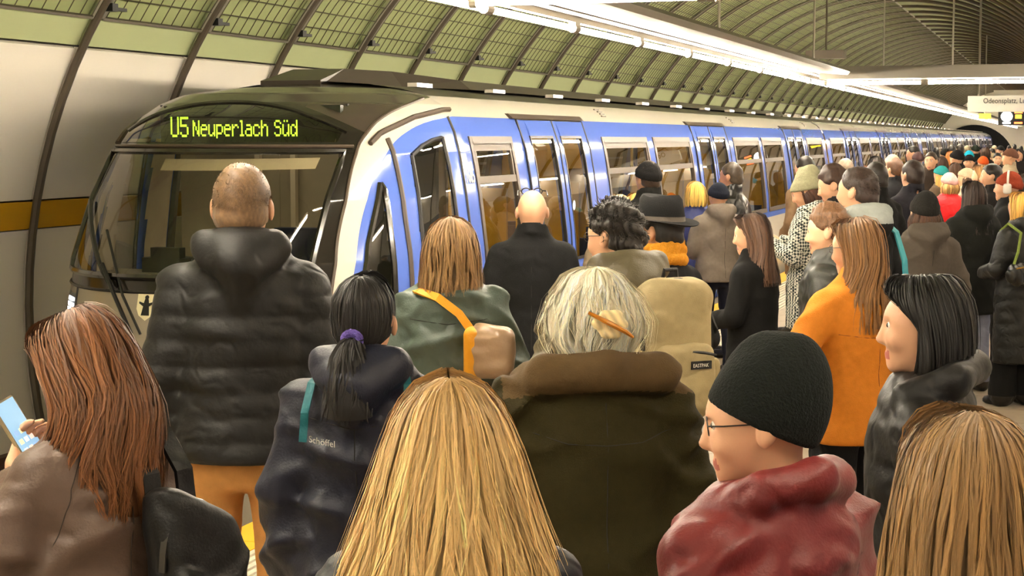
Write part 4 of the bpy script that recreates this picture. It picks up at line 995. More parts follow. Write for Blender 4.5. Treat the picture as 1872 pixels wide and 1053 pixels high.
    # -- hair
    if hair:
        st = hair['style']; cl = hair['col']
        if st in ('short', 'curly', 'stubble', 'quiff'):
            t, lump, tp = dict(short=(.014, .0022, .004), curly=(.022, .0070, .008), stubble=(.0125, .0008, 0), quiff=(.016, .003, .018))[st]
            V, F = net(lambda X, Y, Z: short_hair_sdf(X, Y, Z, t, lump, sd, tp), (-.125, -.16, 1.53), (.125, .15, 1.84), hd)
            me = fast_mesh('hair', turn_head(V), F, M['hair']); C = np.array(lin(cl))[None] * (1 + .25 * np.sin(V[:, :1] * 190 + 9 * np.sin(V[:, 1:2] * 60)) * np.sin(V[:, 2:3] * 120 + V[:, :1] * 50)) * rng.normal(1, .10, (len(V), 1)); set_col(me, np.clip(C, .002, .95)); link('hair', me, root)
            if s > 300 and not hat:      # short strands so that the outline is not smooth
                n = 9000 if st == 'stubble' else 1500; th = rng.uniform(0, 2 * pi, n); zz2 = rng.uniform(-.25, 1, n); rr = np.sqrt(1 - zz2 ** 2); D = np.stack([rr * np.cos(th), rr * np.sin(th), zz2], 1)
                B = np.array([0, -.012, 1.664]) + D * np.array([.076 + t * .7, .096 + t * .9, .098 + t * .9 + tp]); ok = B[:, 2] > np.interp(B[:, 1], [-.12, -.07, -.03, 0, .02, .045, .07, .11], [1.573, 1.578, 1.600, 1.640, 1.655, 1.672, 1.708, 1.722]) + .01; B = B[ok]; D = D[ok]; n = len(B)
                fw = 1.0 if st == 'curly' else .25; fl = D * fw + np.array([0, -.6, -.7]) * rng.uniform(.4, 1, (n, 1)) + rng.normal(0, .35 if st == 'curly' else .18, (n, 3)); fl /= np.linalg.norm(fl, axis=1)[:, None]; tip = B + fl * (t * rng.uniform(.5, 1.2, (n, 1)) + .004) * (.55 if st == 'stubble' else 1); sv = np.cross(fl, D); sv /= np.linalg.norm(sv, axis=1)[:, None] + 1e-6
                tw2 = .0011 if st == 'stubble' else .0018; V = np.stack([B + sv * tw2, B - sv * tw2, tip], 1).reshape(-1, 3); me = fast_mesh('hair_tufts', turn_head(V), np.arange(n * 3).reshape(-1, 3), M['hair']); set_col(me, np.repeat(np.clip(np.array(lin(cl))[None] * rng.normal(1.1, .3, (n, 1)), .002, .95), 3, 0)); o_ = link('hair_tufts', me, root); tag(o_, kind='stuff')
        else:
            rows = [list(r) for r in (hair.get('rows') or (BOB if st == 'bob' else LONG))]
            if hat and hat.get('style') == 'beanie':      # hair tucked under the cap
                rows = [[1.635 + (r[0] - 1.635) * .72, r[1] * .80, r[2] * .78, r[3] * .80] if r[0] > 1.64 else r for r in rows]
            n = hair.get('n') or int(np.clip(s * 3.2, 200, 3200)); wd_ = hair.get('wid') or float(np.clip(1.1 / s, .0016, .006))
            V, F, C = hair_loft(rows, n, seed, cl, hair.get('root'), hair.get('open', 2.05), hair.get('wave', .03), hair.get('clump', .5), wd_, hair.get('layers', (.9, 1.03)), 13 if s > 500 else 9, hair.get('tips', .12), hair.get('shift', 0))
            hp = hair.get('follow', 1.0)       # lower hair follows the body, upper hair the head
            wgt = np.clip((V[:, 2:3] - 1.44) / .12, 0, 1); V = turn_head(V) * wgt + V * (1 - wgt) if hp else turn_head(V)
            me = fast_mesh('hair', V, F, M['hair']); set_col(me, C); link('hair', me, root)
    if hat and hat.get('style') == 'beanie':
        V, F = net(lambda X, Y, Z: beanie_sdf(X, Y, Z, hat.get('cuff', True), hat.get('slouch', 0), hat.get('rib', .0016), hat.get('low', 0), hat.get('tilt', .25)), (-.13, -.19, 1.52), (.13, .15, 1.86), hd)
        bg = hat.get('big', 1.0); V = (V - np.array([0, -.014, 1.64])) * bg + np.array([0, -.014, 1.64])
        ha = link('beanie', fast_mesh('beanie', turn_head(V), F, cloth(hat['col'], 'knit')), root)
    return dict(sdf=coat_sdf, root=root, th=turn_head, K=K, h=h, hd=hd, top=top)
# ------------------------------------------------------------------ things people wear or carry
def wear(P, name, V, F, m, head=False, smooth=True, idx=None, parent=None):
    V = np.asarray(V, float)
    if head: V = P['th'](V)
    return link(name, fast_mesh(name, V, np.asarray(F), m, idx, smooth) if len(set(len(f) for f in F)) == 1 else mesh(name, V, F, m, idx, smooth), parent or P['root'])
def wear_mb(P, name, mb, m, head=False, parent=None, smooth=True):
    V = np.array(mb.v, float)
    if head: V = P['th'](V)
    return link(name, mesh(name, V, mb.f, m, mb.m, smooth), parent or P['root'])
def carried(P, name, label, cat, base, group=None):
    """a top-level thing carried by a person; its parts use the person's own coordinates shifted to base"""
    r = P['root']; b = np.array(base, float); a = r.rotation_euler[2]; w = np.array([cos(a) * b[0] - sin(a) * b[1], sin(a) * b[0] + cos(a) * b[1], b[2]]) * P['K'] + np.array(r.location)
    o = thing(name, label, cat, tuple(w), a, group); o.scale = r.scale; o['_b'] = list(b); del o['_b']
    return dict(root=o, th=P['th'], K=P['K'], base=b, h=P['h'], hd=P['hd'])
def put(B, name, V, F, m, smooth=True, parent=None, idx=None):
    V = np.asarray(V, float) - B['base']
    return link(name, mesh(name, V, [tuple(f) for f in F], m, idx, smooth), parent or B['root'])
def put_mb(B, name, mb, m, smooth=True, parent=None): return put(B, name, mb.v, mb.f, m, smooth, parent, mb.m)
def rbox(X, Y, Z, c, hs, r):
    q = [np.abs(v - c[i]) - hs[i] + r for i, v in enumerate((X, Y, Z))]
    return np.sqrt(sum(np.maximum(v, 0) ** 2 for v in q)) + np.minimum(np.maximum(np.maximum(q[0], q[1]), q[2]), 0) - r
def glasses(P, on_head=False, name='glasses'):
    mb = MB(); y, z = (.098, 1.65) if not on_head else (.036, 1.752); dy, dz = (0, 0) if not on_head else (.0, .0)
    for sx in (-1, 1):
        A = np.linspace(0, 2 * pi, 15); mb.tube([(sx * .033 + .024 * cos(a), y + .004 * cos(2 * a) * 0, z + .018 * sin(a)) for a in A], .0034 if on_head else .0015, 5, caps=False)
        mb.tube([(sx * .057, y, z + .004), (sx * .078, y - .03, z + .004), (sx * .082, y - .11, z - (.0 if not on_head else .02))], .0034 if on_head else .0016, 5)
    mb.tube([(-.010, y, z + .004), (.010, y, z + .004)], .0034 if on_head else .0022, 5)
    return wear_mb(P, name, mb, M['black'], True)
def seam(P, name, pts, side=-1, r=.0016, m=None):
    """stitched seam laid on the back (side -1) or front (+1) of a coat; pts are (x, z)"""
    out = []
    for i in range(len(pts) - 1):
        for t in np.linspace(0, 1, 9)[:-1] if i < len(pts) - 2 else np.linspace(0, 1, 9):
            x = pts[i][0] + (pts[i + 1][0] - pts[i][0]) * t; z = pts[i][1] + (pts[i + 1][1] - pts[i][1]) * t
            Y = np.linspace(-.34, .1, 221, dtype=f32)[None, :, None]; d = P['sdf'](np.full((1, 1, 1), x, f32), Y, np.full((1, 1, 1), z, f32)).ravel(); k = np.argmax(d < 0)
            if d[k] < 0: out.append((x, float(Y[0, k, 0]) - .0005, z))
    if len(out) > 2: mb = MB(); mb.tube(out, r, 5); wear_mb(P, name, mb, m or M['t_seal'])
def puff(c, **k): return dict(col=c, kind='puffer', quilt=k.pop('quilt', .085), name='puffer_jacket', **k)
def wool(c, **k): return dict(col=c, kind='wool', name=k.pop('name', 'coat'), **k)
def rain(c, **k): return dict(col=c, kind='rain', name=k.pop('name', 'jacket'), **k)
BLK, DRK = (.11, .11, .12), (.17, .16, .16)

# ------------------------------------------------------------------ the crowd, nearest the train front first
# 1 man with cropped fair hair in a long dark puffer jacket
p1 = person('man with cropped fair hair in a long black puffer jacket and tan trousers', 442, 300, 570, 4, puff((.145, .14, .14), hem=.895, bulk=1.12, collar='hood', quilt=.074, folds=.005), pants=(.78, .56, .32), hair=dict(style='stubble', col=(.45, .345, .235)), tone=.12, head=(-4, 0), arms=('down', 'down'), extra=.004, h=.0085)
# 2 woman with auburn hair looking at a phone
p2 = person('woman with long auburn hair in a taupe hooded coat looking at a phone', 168, 558, 850, 45, rain((.37, .30, .26), hem=.62, bulk=.98, collar='lapel', folds=.016), pants=(.15, .14, .15), hair=dict(style='long', col=(.46, .29, .16), root=(.36, .24, .15), rows=[(1.778, .002, .06, -.05), (1.774, .035, .085, -.08), (1.750, .075, .10, -.108), (1.71, .102, .102, -.132), (1.65, .122, .095, -.145), (1.58, .133, .088, -.15), (1.50, .142, .10, -.165), (1.42, .145, .12, -.175), (1.34, .13, .12, -.175), (1.28, .11, .12, -.165)], wave=.12, clump=.8, tips=.35, n=4200, wid=.0015, open=2.25), fem=True, tone=.1, head=(22, -22), arms=('phone2', 'down'), hands=(True, False), h=.0085, extra=.014)
# 3 woman with a black ponytail
TIGHT = [(1.772, .002, .055, -.05), (1.770, .03, .075, -.075), (1.75, .060, .090, -.098), (1.715, .081, .094, -.116), (1.66, .088, .082, -.122), (1.61, .078, .05, -.122), (1.585, .055, .0, -.118)]
p3 = person('woman with a black ponytail tied with a violet band in a navy jacket', 668, 498, 700, -6, rain((.15, .165, .26), hem=.55, bulk=1.06, collar='hood', folds=.014), hair=dict(style='long', col=(.10, .085, .08), root=(.06, .05, .05), rows=TIGHT, wave=.015, clump=.3, tips=.04, n=3000, wid=.0016, open=2.3), fem=True, tone=.2, head=(-6, 4), arms=('down', 'bent'), h=.0095, extra=.012)
V, F, C = hair_loft([(1.615, .012, -.118, -.14), (1.605, .030, -.105, -.165), (1.57, .050, -.10, -.20), (1.50, .062, -.10, -.225), (1.44, .070, -.11, -.24), (1.40, .075, -.12, -.24)], 500, 5, (.11, .09, .08), None, pi, .10, .7, .0022, (.5, 1.05), 14, .35)
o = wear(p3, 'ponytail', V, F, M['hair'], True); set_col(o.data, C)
mb = MB(); A = np.linspace(0, 2 * pi, 16); mb.tube([(.022 * cos(a), -.128, 1.612 + .018 * sin(a)) for a in A], .012, 8, caps=False); wear_mb(p3, 'hair_band', mb, cloth((.36, .30, .58), 'knit'), True)
# 4 woman with light brown hair
p4 = person('woman with shoulder-length light brown hair in a grey-green jacket', 825, 395, 460, -4, rain((.30, .35, .32), hem=.80, bulk=1.1, collar='lapel', folds=.015), hair=dict(style='bob', col=(.64, .50, .33), root=(.44, .34, .22), rows=[[r[0], r[1] * 1.10, r[2] * 1.06, r[3] * 1.08] for r in BOB[:-1]] + [[1.50, .136, .08, -.155], [1.455, .132, .07, -.155]], wave=.06, clump=.7, tips=.25, n=2200, wid=.002), fem=True, arms=('pocket', 'bent'), extra=.013)
# 5 bald man
p5 = person('bald man in a black wool overcoat with glasses pushed up on his head', 973, 346, 340, -2, wool((.105, .105, .11), hem=.55, bulk=1.08, collar='lapel', folds=.004), tone=.12, head=(3, 0), extra=.0)
glasses(p5, True)
# 6 woman with white hair in a clip
p6 = person('woman with white blond hair pinned by a clip in an olive brown coat', 1085, 490, 720, 10, wool((.27, .235, .10), hem=.45, bulk=1.22, collar='big', cwide=1.28, folds=.020, hoodcol=(.32, .25, .15), hoodx=.26), hair=dict(style='bob', col=(1.0, .96, .86), root=(.97, .92, .78), rows=[(1.782, .002, .05, -.05), (1.778, .04, .08, -.08), (1.758, .078, .10, -.108), (1.72, .108, .105, -.132), (1.665, .126, .10, -.146), (1.61, .124, .09, -.142), (1.565, .100, .08, -.125), (1.54, .085, .07, -.11)], wave=.09, clump=.75, tips=.3, n=4200, wid=.0015, layers=(.88, 1.10), open=2.1), fem=True, arms=('down', 'down'), extra=.02, head=(4, -4), h=.0085)
# 7 man with curly dark hair and backpack
p7 = person('man with curly dark hair and glasses in a green parka with hood down', 1128, 357, 480, 24, rain((.33, .30, .22), hem=.75, bulk=1.14, collar='bighood', folds=.017), hair=dict(style='curly', col=(.115, .085, .06)), tone=.14, head=(30, -6), arms=('strap', 'strap'), extra=.035, face=True)
glasses(p7)
# 8 man with a felt hat
p8 = person('man in a black felt hat and mustard scarf with a black coat', 1210, 352, 410, 42, wool(BLK, hem=.55, bulk=1.05, collar='stand', folds=.004), hat=dict(style='fedora'), hair=dict(style='short', col=(.09, .08, .07)), tone=.2, head=(5, -4), extra=.055)
p9 = person('man in a black knit cap standing at the train windows', 1184, 292, 237, 28, wool((.16, .16, .15), collar='stand'), hat=dict(style='beanie', col=(.12, .11, .11)), tone=.15, extra=.022, hair=dict(style='short', col=(.2, .14, .09)))
p10 = person('woman with a blond bob in a shiny blue puffer jacket', 1271, 331, 195, 12, puff((.17, .20, .40), hem=.85, bulk=1.05, collar='stand'), hair=dict(style='bob', col=(.93, .76, .38), root=(.80, .62, .30)), fem=True, extra=.014)
p11 = person('man in a navy knit cap and grey hooded jacket', 1313, 331, 215, 18, wool((.44, .40, .36), hem=.86, bulk=1.12, collar='hood'), pants=(.14, .15, .22), hat=dict(style='beanie', col=(.13, .15, .22), rib=.0005), tone=.12, extra=.022, arms=('bent', 'pocket'))
p12 = person('man with thinning grey hair in a black leather jacket by the doors', 1336, 297, 200, 55, dict(col=(.14, .13, .12), kind='leather', name='leather_jacket', hem=.86, bulk=1.08, collar='stand'), hair=dict(style='short', col=(.24, .19, .14)), tone=.42, extra=.01, face=True)
p13 = person('woman with long brown hair in a black coat, face in profile', 1378, 388, 330, 58, wool((.075, .07, .07), hem=.5, bulk=1.05, collar='stand', folds=.005), hair=dict(style='long', col=(.33, .22, .14), root=(.22, .14, .09), wave=.04), fem=True, tone=.12, head=(18, -8), face=True, extra=.014, arms=('bent', 'bent'))
def houndstooth():
    m, nt, b = principled('houndstooth'); N = nt.nodes; L = nt.links; tc = N.new('ShaderNodeTexCoord'); mp = N.new('ShaderNodeMapping'); mp.inputs['Rotation'].default_value = (.5, .6, .78); L.new(tc.outputs['Object'], mp.inputs[0])
    ck = N.new('ShaderNodeTexChecker'); ck.inputs['Scale'].default_value = 58; ck.inputs['Color1'].default_value = (.62, .60, .52, 1); ck.inputs['Color2'].default_value = (.02, .03, .03, 1); L.new(mp.outputs[0], ck.inputs[0]); L.new(ck.outputs[0], b.inputs['Base Color']); b.inputs['Roughness'].default_value = .9
    return m
p14 = person('woman in a pale grey-green knit cap and houndstooth coat typing on a phone', 1483, 303, 246, 62, dict(col=(.5, .5, .5), mat=houndstooth(), name='houndstooth_coat', hem=.6, bulk=1.1, collar='big'), hat=dict(style='beanie', col=(.62, .61, .49), slouch=.10, rib=.0012, big=1.12), hair=dict(style='bob', col=(.28, .16, .09)), fem=True, tone=.1, head=(14, -24), face=True, arms=('phone', 'phone'), hands=True, extra=.06)
p15 = person('dark-haired man in a tan coat close to the train', 1471, 285, 180, 35, wool((.50, .40, .30), hem=.6, collar='stand'), hair=dict(style='short', col=(.13, .10, .08)), tone=.15)
p16 = person('man with swept brown hair looking down beside the grey-green cap', 1532, 297, 262, 62, wool((.16, .15, .16), collar='stand'), hair=dict(style='quiff', col=(.22, .14, .09)), tone=.1, head=(10, -16), face=True, extra=.03)
p17 = person('man with short dark hair and a light grey hood over a black jacket', 1568, 302, 332, 38, wool((.12, .12, .12), hem=.8, bulk=1.12, collar='hood', hoodcol=(.55, .57, .56)), hair=dict(style='short', col=(.17, .11, .08)), tone=.15, head=(14, 0), extra=.018, face=True)
p18 = person('person with side-swept brown hair in a dark green jacket', 1518, 367, 380, 66, rain((.19, .20, .17), hem=.75, bulk=1.12, collar='hood'), hair=dict(style='quiff', col=(.36, .24, .13)), tone=.08, head=(6, -6), face=True, extra=.03)
p19 = person('woman with long copper-brown hair in a bright orange coat', 1572, 395, 445, 26, wool((.76, .46, .14), hem=.80, bulk=1.08, collar='lapel', flare=1.12, folds=.007), hair=dict(style='long', col=(.53, .37, .20), root=(.37, .25, .13), rows=[list(r) for r in LONG[:-1]] + [[1.35, .15, .04, -.165], [1.28, .14, .02, -.165]], wave=.05, clump=.65, n=2400, wid=.002), fem=True, head=(26, -8), arms=('elbow', 'bent'), extra=.014, face=True)
glasses(p19)
p20 = person('woman with a sleek black bob in a black puffer jacket with raised collar', 1692, 500, 750, 72, puff((.11, .10, .10), hem=.75, bulk=1.1, collar='big', quilt=.13, folds=.003), hair=dict(style='bob', col=(.085, .07, .06), root=(.06, .05, .045), wave=.012, clump=.3, tips=.05, n=4200, wid=.0015, open=1.95), fem=True, tone=.1, head=(6, -2), face=True, extra=.014, arms=('pocket', 'pocket'))
p21 = person('person in a dark green-black knit cap and burgundy hooded jacket', 1404, 617, 1030, 42, rain((.42, .14, .14), hem=.8, bulk=1.22, collar='big', cwide=.92, folds=.014), hat=dict(style='beanie', col=(.12, .14, .13), cuff=False, slouch=.07, rib=.0004, low=.012, tilt=.62, big=1.10), tone=.1, head=(42, -8), face=True, extra=.035, h=.0085)
p22 = person('woman with long golden blond hair seen from behind in the centre', 820, 683, 1150, 4, puff((.13, .13, .16), hem=.8, bulk=1.06, collar='stand'), hair=dict(style='long', col=(.90, .75, .50), root=(.54, .41, .24), rows=[(1.778, .002, .06, -.055), (1.775, .03, .085, -.082), (1.755, .066, .10, -.105), (1.715, .094, .105, -.128), (1.655, .118, .10, -.142), (1.59, .138, .095, -.15), (1.52, .162, .095, -.165), (1.45, .190, .09, -.18), (1.38, .205, .08, -.19), (1.28, .205, .06, -.195)], wave=.075, clump=.7, n=6500, wid=.0011, tips=.12), fem=True, extra=.014, h=.0085)
p23 = person('woman with straight honey-blond hair at the bottom right corner', 1762, 745, 1200, 12, wool((.16, .14, .13), hem=.8, collar='stand'), hair=dict(style='long', col=(.60, .46, .28), root=(.38, .29, .18), rows=[(1.778, .002, .06, -.055), (1.775, .035, .085, -.082), (1.755, .074, .10, -.108), (1.715, .105, .105, -.132), (1.655, .126, .10, -.146), (1.59, .140, .095, -.152), (1.52, .150, .095, -.16), (1.45, .160, .09, -.17), (1.38, .165, .08, -.18), (1.28, .165, .06, -.18)], wave=.05, clump=.75, n=6500, wid=.0011), fem=True, extra=.014, h=.0085)
p24 = person('woman in a charcoal knit cap and grey-brown coat, back turned', 1689, 347, 290, 10, wool((.31, .28, .25), hem=.5, bulk=1.12, collar='hood'), hat=dict(style='beanie', col=(.20, .19, .18), slouch=.06), tone=.15, extra=.03, fem=True, hair=dict(style='bob', col=(.3, .18, .1)))
p25 = person('woman with long dark hair and pale flared jeans', 1778, 330, 232, 18, wool((.15, .155, .14), hem=.66, bulk=1.15, collar='hood', leg=1.18), pants=(.55, .57, .66), hair=dict(style='long', col=(.19, .13, .10), wave=.02), fem=True, extra=.014)
p26 = person('woman with blond hair in a long black quilted coat at the right edge', 1866, 350, 245, 35, puff((.12, .12, .11), hem=.36, bulk=1.15, collar='hood', quilt=.10, leg=1.5), pants=(.08, .08, .08), hair=dict(style='bob', col=(.86, .66, .32)), fem=True, extra=.014, arms=('bent', 'pocket'))
p27 = person('person in a pale pink knit cap and bright red puffer jacket', 1735, 313, 165, 15, puff((.86, .09, .12), hem=.85, bulk=1.1, collar='stand'), hat=dict(style='beanie', col=(.78, .60, .58)), tone=.1, extra=.024, fem=True, hair=dict(style='bob', col=(.75, .58, .35)))
p28 = person('young man with a dark crew cut in profile', 1812, 298, 180, 72, wool((.16, .14, .14), collar='stand'), hair=dict(style='short', col=(.10, .08, .07)), tone=.15, face=True, head=(4, 0), extra=.016)
p29 = person('person in a rust knit cap with white over-ear headphones', 1842, 312, 215, 70, wool((.13, .13, .13), bulk=1.1, collar='stand'), hat=dict(style='beanie', col=(.58, .24, .15), slouch=.03), tone=.1, face=True, extra=.025)
# ------------------------------------------------------------------ farther people, each with its own label
FAR = [
    (1668, 292, 215, 22, (.24, .23, .27), 'short', (.17, .11, .08), None, 'man in a blue-grey jacket with dark cropped hair seen from behind'),
    (1635, 288, 165, 30, (.15, .15, .17), 'short', (.33, .21, .12), None, 'man with short chestnut hair and a dark jacket collar'),
    (1602, 285, 152, 10, (.12, .13, .19), 'bob', (.16, .12, .08), None, 'woman with dark pinned-up hair in a navy coat'),
    (1545, 289, 160, 25, (.25, .22, .20), 'short', (.50, .44, .37), None, 'grey-haired person behind the swept brown hair'),
    (1631, 280, 140, 15, (.62, .58, .50), None, None, (.78, .72, .62), 'person in a cream knit cap and pale coat'),
    (1669, 266, 106, 75, (.13, .12, .12), 'short', (.10, .08, .07), None, 'dark-bearded man in a dark hood by the second car'),
    (1678, 276, 112, 5, (.24, .18, .19), None, None, (.30, .22, .22), 'person in a plum knit hood in the middle of the crowd'),
    (1702, 277, 130, 150, (.28, .22, .18), 'short', (.22, .16, .11), None, 'balding bearded man with glasses facing the camera'),
    (1722, 286, 116, 0, (.20, .16, .13), 'long', (.26, .15, .08), None, 'woman with long chestnut hair between the beard and the turquoise cap'),
    (1720, 301, 138, 40, (.36, .30, .24), 'long', (.85, .66, .34), (.16, .55, .56), 'blond woman in a turquoise knit cap'),
    (1749, 272, 122, 28, (.13, .13, .13), None, None, (.11, .10, .11), 'man in a black cap with a bare nape far down the platform'),
    (1746, 297, 124, 5, (.22, .17, .14), 'long', (.34, .22, .13), None, 'woman with straight brown hair behind the pink cap'),
    (1772, 281, 114, 160, (.14, .14, .16), None, None, (.10, .10, .12), 'person in a black cap with a ruddy face looking this way'),
    (1771, 274, 88, 20, (.18, .18, .18), None, None, (.08, .58, .68), 'person in a bright cyan cap far down the platform'),
    (1797, 284, 106, 10, (.66, .27, .10), None, None, (.80, .34, .14), 'person in an orange knit hood far down the platform'),
    (1766, 305, 150, 65, (.72, .64, .54), 'bob', (.30, .20, .12), (.80, .70, .58), 'woman in cream earwarmers above a pale coat'),
    (1793, 301, 155, 70, (.18, .16, .16), 'bob', (.60, .44, .26), None, 'fair-haired woman in profile left of the crew cut'),
    (1824, 279, 96, 170, (.10, .10, .10), 'short', (.09, .08, .08), None, 'dark-haired man facing this way behind the crew cut'),
    (1846, 270, 118, 75, (.70, .64, .54), None, None, (.42, .28, .22), 'man in a brown cap and cream jacket looking sideways'),
    (1864, 272, 92, 150, (.16, .14, .14), 'bob', (.12, .09, .08), None, 'dark-haired woman facing this way at the far right'),
    (1871, 316, 158, 20, (.15, .13, .13), 'bob', (.17, .13, .10), None, 'dark-haired person half cut by the right picture edge'),
    (1728, 270, 92, 10, (.13, .12, .13), None, None, (.10, .10, .10), 'person in a small black cap by the third car'),
    (1740, 265, 84, 15, (.15, .14, .14), 'short', (.12, .09, .08), None, 'dark-haired man taller than his neighbours by the third car'),
    (1738, 276, 98, 12, (.40, .26, .14), 'long', (.72, .46, .20), None, 'woman with ginger blond hair far down the platform'),
    (1755, 263, 78, 10, (.14, .13, .13), 'short', (.15, .11, .08), None, 'dark-haired person left of the green cap in the distance'),
    (1783, 264, 76, 10, (.12, .14, .12), None, None, (.12, .16, .11), 'person in a dark green cap in the distance'),
    (1801, 268, 80, 10, (.20, .15, .12), 'bob', (.30, .20, .12), None, 'brown-haired person right of the green cap in the distance'),
    (1160, 352, 224, 8, (.45, .33, .25), 'bob', (.88, .66, .32), None, 'blond person mostly hidden below the black knit cap'),
    (1133, 352, 262, 10, (.50, .44, .36), None, None, (.80, .70, .52), 'person in a cream fur cap half hidden by curly hair'),
    (1600, 296, 226, 30, (.14, .14, .14), 'short', (.13, .10, .08), None, 'dark-coated person hidden behind the grey hood'),
]
for (x, y, s, tn, cc, hs, hc, hat, lab) in FAR:
    person(lab, x, y, s, tn, wool(cc, hem=.7, bulk=1.08, collar='stand'), hair=dict(style=hs, col=hc) if hs else None, hat=dict(style='beanie', col=hat) if hat else None, tone=.12, face=tn > 55, extra=.024 if hat else .014, fem=hs in ('bob', 'long'), group='waiting passengers far down the platform')
rng0 = random.Random(4)
DCOL = [(.14, .13, .13), (.20, .17, .15), (.30, .25, .20), (.16, .17, .20), (.45, .38, .30), (.11, .11, .11)]
HCOL = [(.14, .10, .08), (.25, .16, .10), (.10, .09, .08), (.55, .42, .26)]
for i in range(26):
    s = 42 + i * 1.6; y = 254 + (CAMZ - rng0.uniform(1.62, 1.84)) * s
    xmin = 936 + FPX * math.tan(YAW - math.atan2(3.4, FPX / s)); x = rng0.uniform(max(xmin, 1690), 1874)
    hat = rng0.random() < .35; c = rng0.choice(DCOL)
    person('tiny distant passenger in the dense crowd near the tunnel mouth', x, y, s, rng0.uniform(-10, 60), wool(c, hem=.7, bulk=1.08, collar='stand'), hair=None if hat else dict(style='short', col=rng0.choice(HCOL)), hat=dict(style='beanie', col=rng0.choice([(.12, .12, .12), (.5, .2, .15), (.6, .55, .45)])) if hat else None, tone=.15, group='tiny distant passengers', seed=i)
# ------------------------------------------------------------------ hats, scarf, clip, headphones
def strip(mb, pts, nrm, w, th=.004, mi=0):
    """flat strap along pts; nrm: outward direction at each point"""
    P = np.asarray(pts, float); Nn = np.asarray(nrm, float); T = np.gradient(P, axis=0); T /= np.linalg.norm(T, axis=1)[:, None]; S = np.cross(T, Nn); S /= np.linalg.norm(S, axis=1)[:, None]; O = np.cross(S, T)
    G = np.stack([P - S * w / 2, P + S * w / 2], 1); mb.slab(G, np.repeat(O[:, None], 2, 1), th, mi)
A40 = np.linspace(0, 2 * pi, 41)
mb = MB(); prof = [(1.0, 1.700), (1.02, 1.720), (.99, 1.760), (.94, 1.795), (.80, 1.815), (.45, 1.812), (.05, 1.800)]
mb.grid(np.array([[(.092 * r * cos(a), -.014 + .112 * r * sin(a), z + (.012 * abs(sin(a)) if z > 1.79 else 0)) for a in A40] for r, z in prof]), 0, True)
brim = [(1.0, 1.702), (1.3, 1.694), (1.62, 1.698), (1.66, 1.703), (1.62, 1.704), (1.3, 1.700), (1.0, 1.710)]
mb.grid(np.array([[(.092 * r * cos(a), -.014 + .108 * r * sin(a), z + .010 * (r > 1.2) * cos(2 * a)) for a in A40] for r, z in brim]), 0, True)
V = np.array(mb.v); V[:, 2] += (V[:, 1] + .014) * .10 - .012; mb.v = V.tolist(); ft = wear_mb(p8, 'felt_hat', mb, cloth((.10, .10, .105), 'wool'), True)
mb = MB(); mb.grid(np.array([[(.095 * cos(a), -.014 + .115 * sin(a), z) for a in A40] for z in (1.704, 1.728)]), 0, True)
V = np.array(mb.v); V[:, 2] += (V[:, 1] + .014) * .10 - .012; mb.v = V.tolist(); wear_mb(p8, 'hat_band', mb, cloth((.34, .31, .28), 'rain'), True, ft)
def scarf_sdf(X, Y, Z):
    d = None
    for r, z, t in ((.088, 1.495, .030), (.085, 1.535, .027), (.078, 1.570, .022)):
        rr = np.sqrt(X ** 2 + (Y + .012) ** 2); e = np.sqrt((rr - r) ** 2 + (Z - z + .22 * Y + .006 * np.sin(2 * np.arctan2(X, Y) + z * 40)) ** 2) - t; d = e if d is None else smin(d, e, .012)
    return d + .004 * ridge(40 * Z + 9 * np.arctan2(X, Y))
V, F = net(scarf_sdf, (-.16, -.17, 1.42), (.16, .16, 1.63), .007); wear(p8, 'scarf', V, F, cloth((.80, .55, .16), 'knit'))
def bun_sdf(X, Y, Z):
    d = ell(X, Y, Z, (.0, -.150, 1.640), (.042, .030, .034))
    for k in range(6):
        a = k * 1.05; d = smin(d, ell(X, Y, Z, (.032 * cos(a), -.166, 1.640 + .026 * sin(a)), (.019, .014, .016)), .006)
    return d + .0035 * np.sin(90 * X + 40 * Z) * np.sin(70 * Z - 30 * Y)
V, F = net(bun_sdf, (-.08, -.21, 1.57), (.08, -.10, 1.71), .0055); o = wear(p6, 'hair_bun', V, F, M['hair'], True); rg_ = np.random.default_rng(2); set_col(o.data, np.array(lin((.93, .85, .64)))[None] * (1 + .25 * np.sin(V[:, :1] * 260 + V[:, 2:3] * 150)))
mb = MB(); mb.tube([(-.062, -.175, 1.672), (-.02, -.196, 1.648), (.03, -.196, 1.622), (.055, -.180, 1.606)], [.007, .010, .010, .006], 8, flat=.7); wear_mb(p6, 'hair_clip', mb, mat('clip_amber', (.76, .48, .13), .3, var=.2, scale=60), True)
V, F, C = hair_loft([(1.74, .09, .09, -.12), (1.70, .125, .10, -.15), (1.64, .15, .10, -.165), (1.57, .145, .09, -.16), (1.52, .125, .08, -.14)], 260, 8, (.97, .92, .78), None, 2.2, .10, .2, .0008, (.92, 1.14), 10, .5); F = F[F.max(1) < 260 * 10 * 2]; o = wear(p6, 'loose_strands', V[:260 * 20], F, M['hair'], True); set_col(o.data, C[:260 * 20]); tag(o, kind='stuff')
# headphones
mb = MB(); mb.tube([(.112 * sin(a), -.01, 1.655 + .132 * cos(a)) for a in np.linspace(-1.65, 1.65, 16)], .010, 8); hp_ = wear_mb(p29, 'headphones', mb, mat('headphone_white', (.92, .89, .84), .35), True)
for sx in (-1, 1):
    V, F = net(lambda X, Y, Z: rbox(X, Y, Z, (sx * .112, -.008, 1.635), (.022, .036, .046), .020), (-.16, -.06, 1.57), (.16, .05, 1.70), .008); wear(p29, 'ear_cup', V, F, mat('headphone_white', (.92, .89, .84), .35), True, parent=hp_)
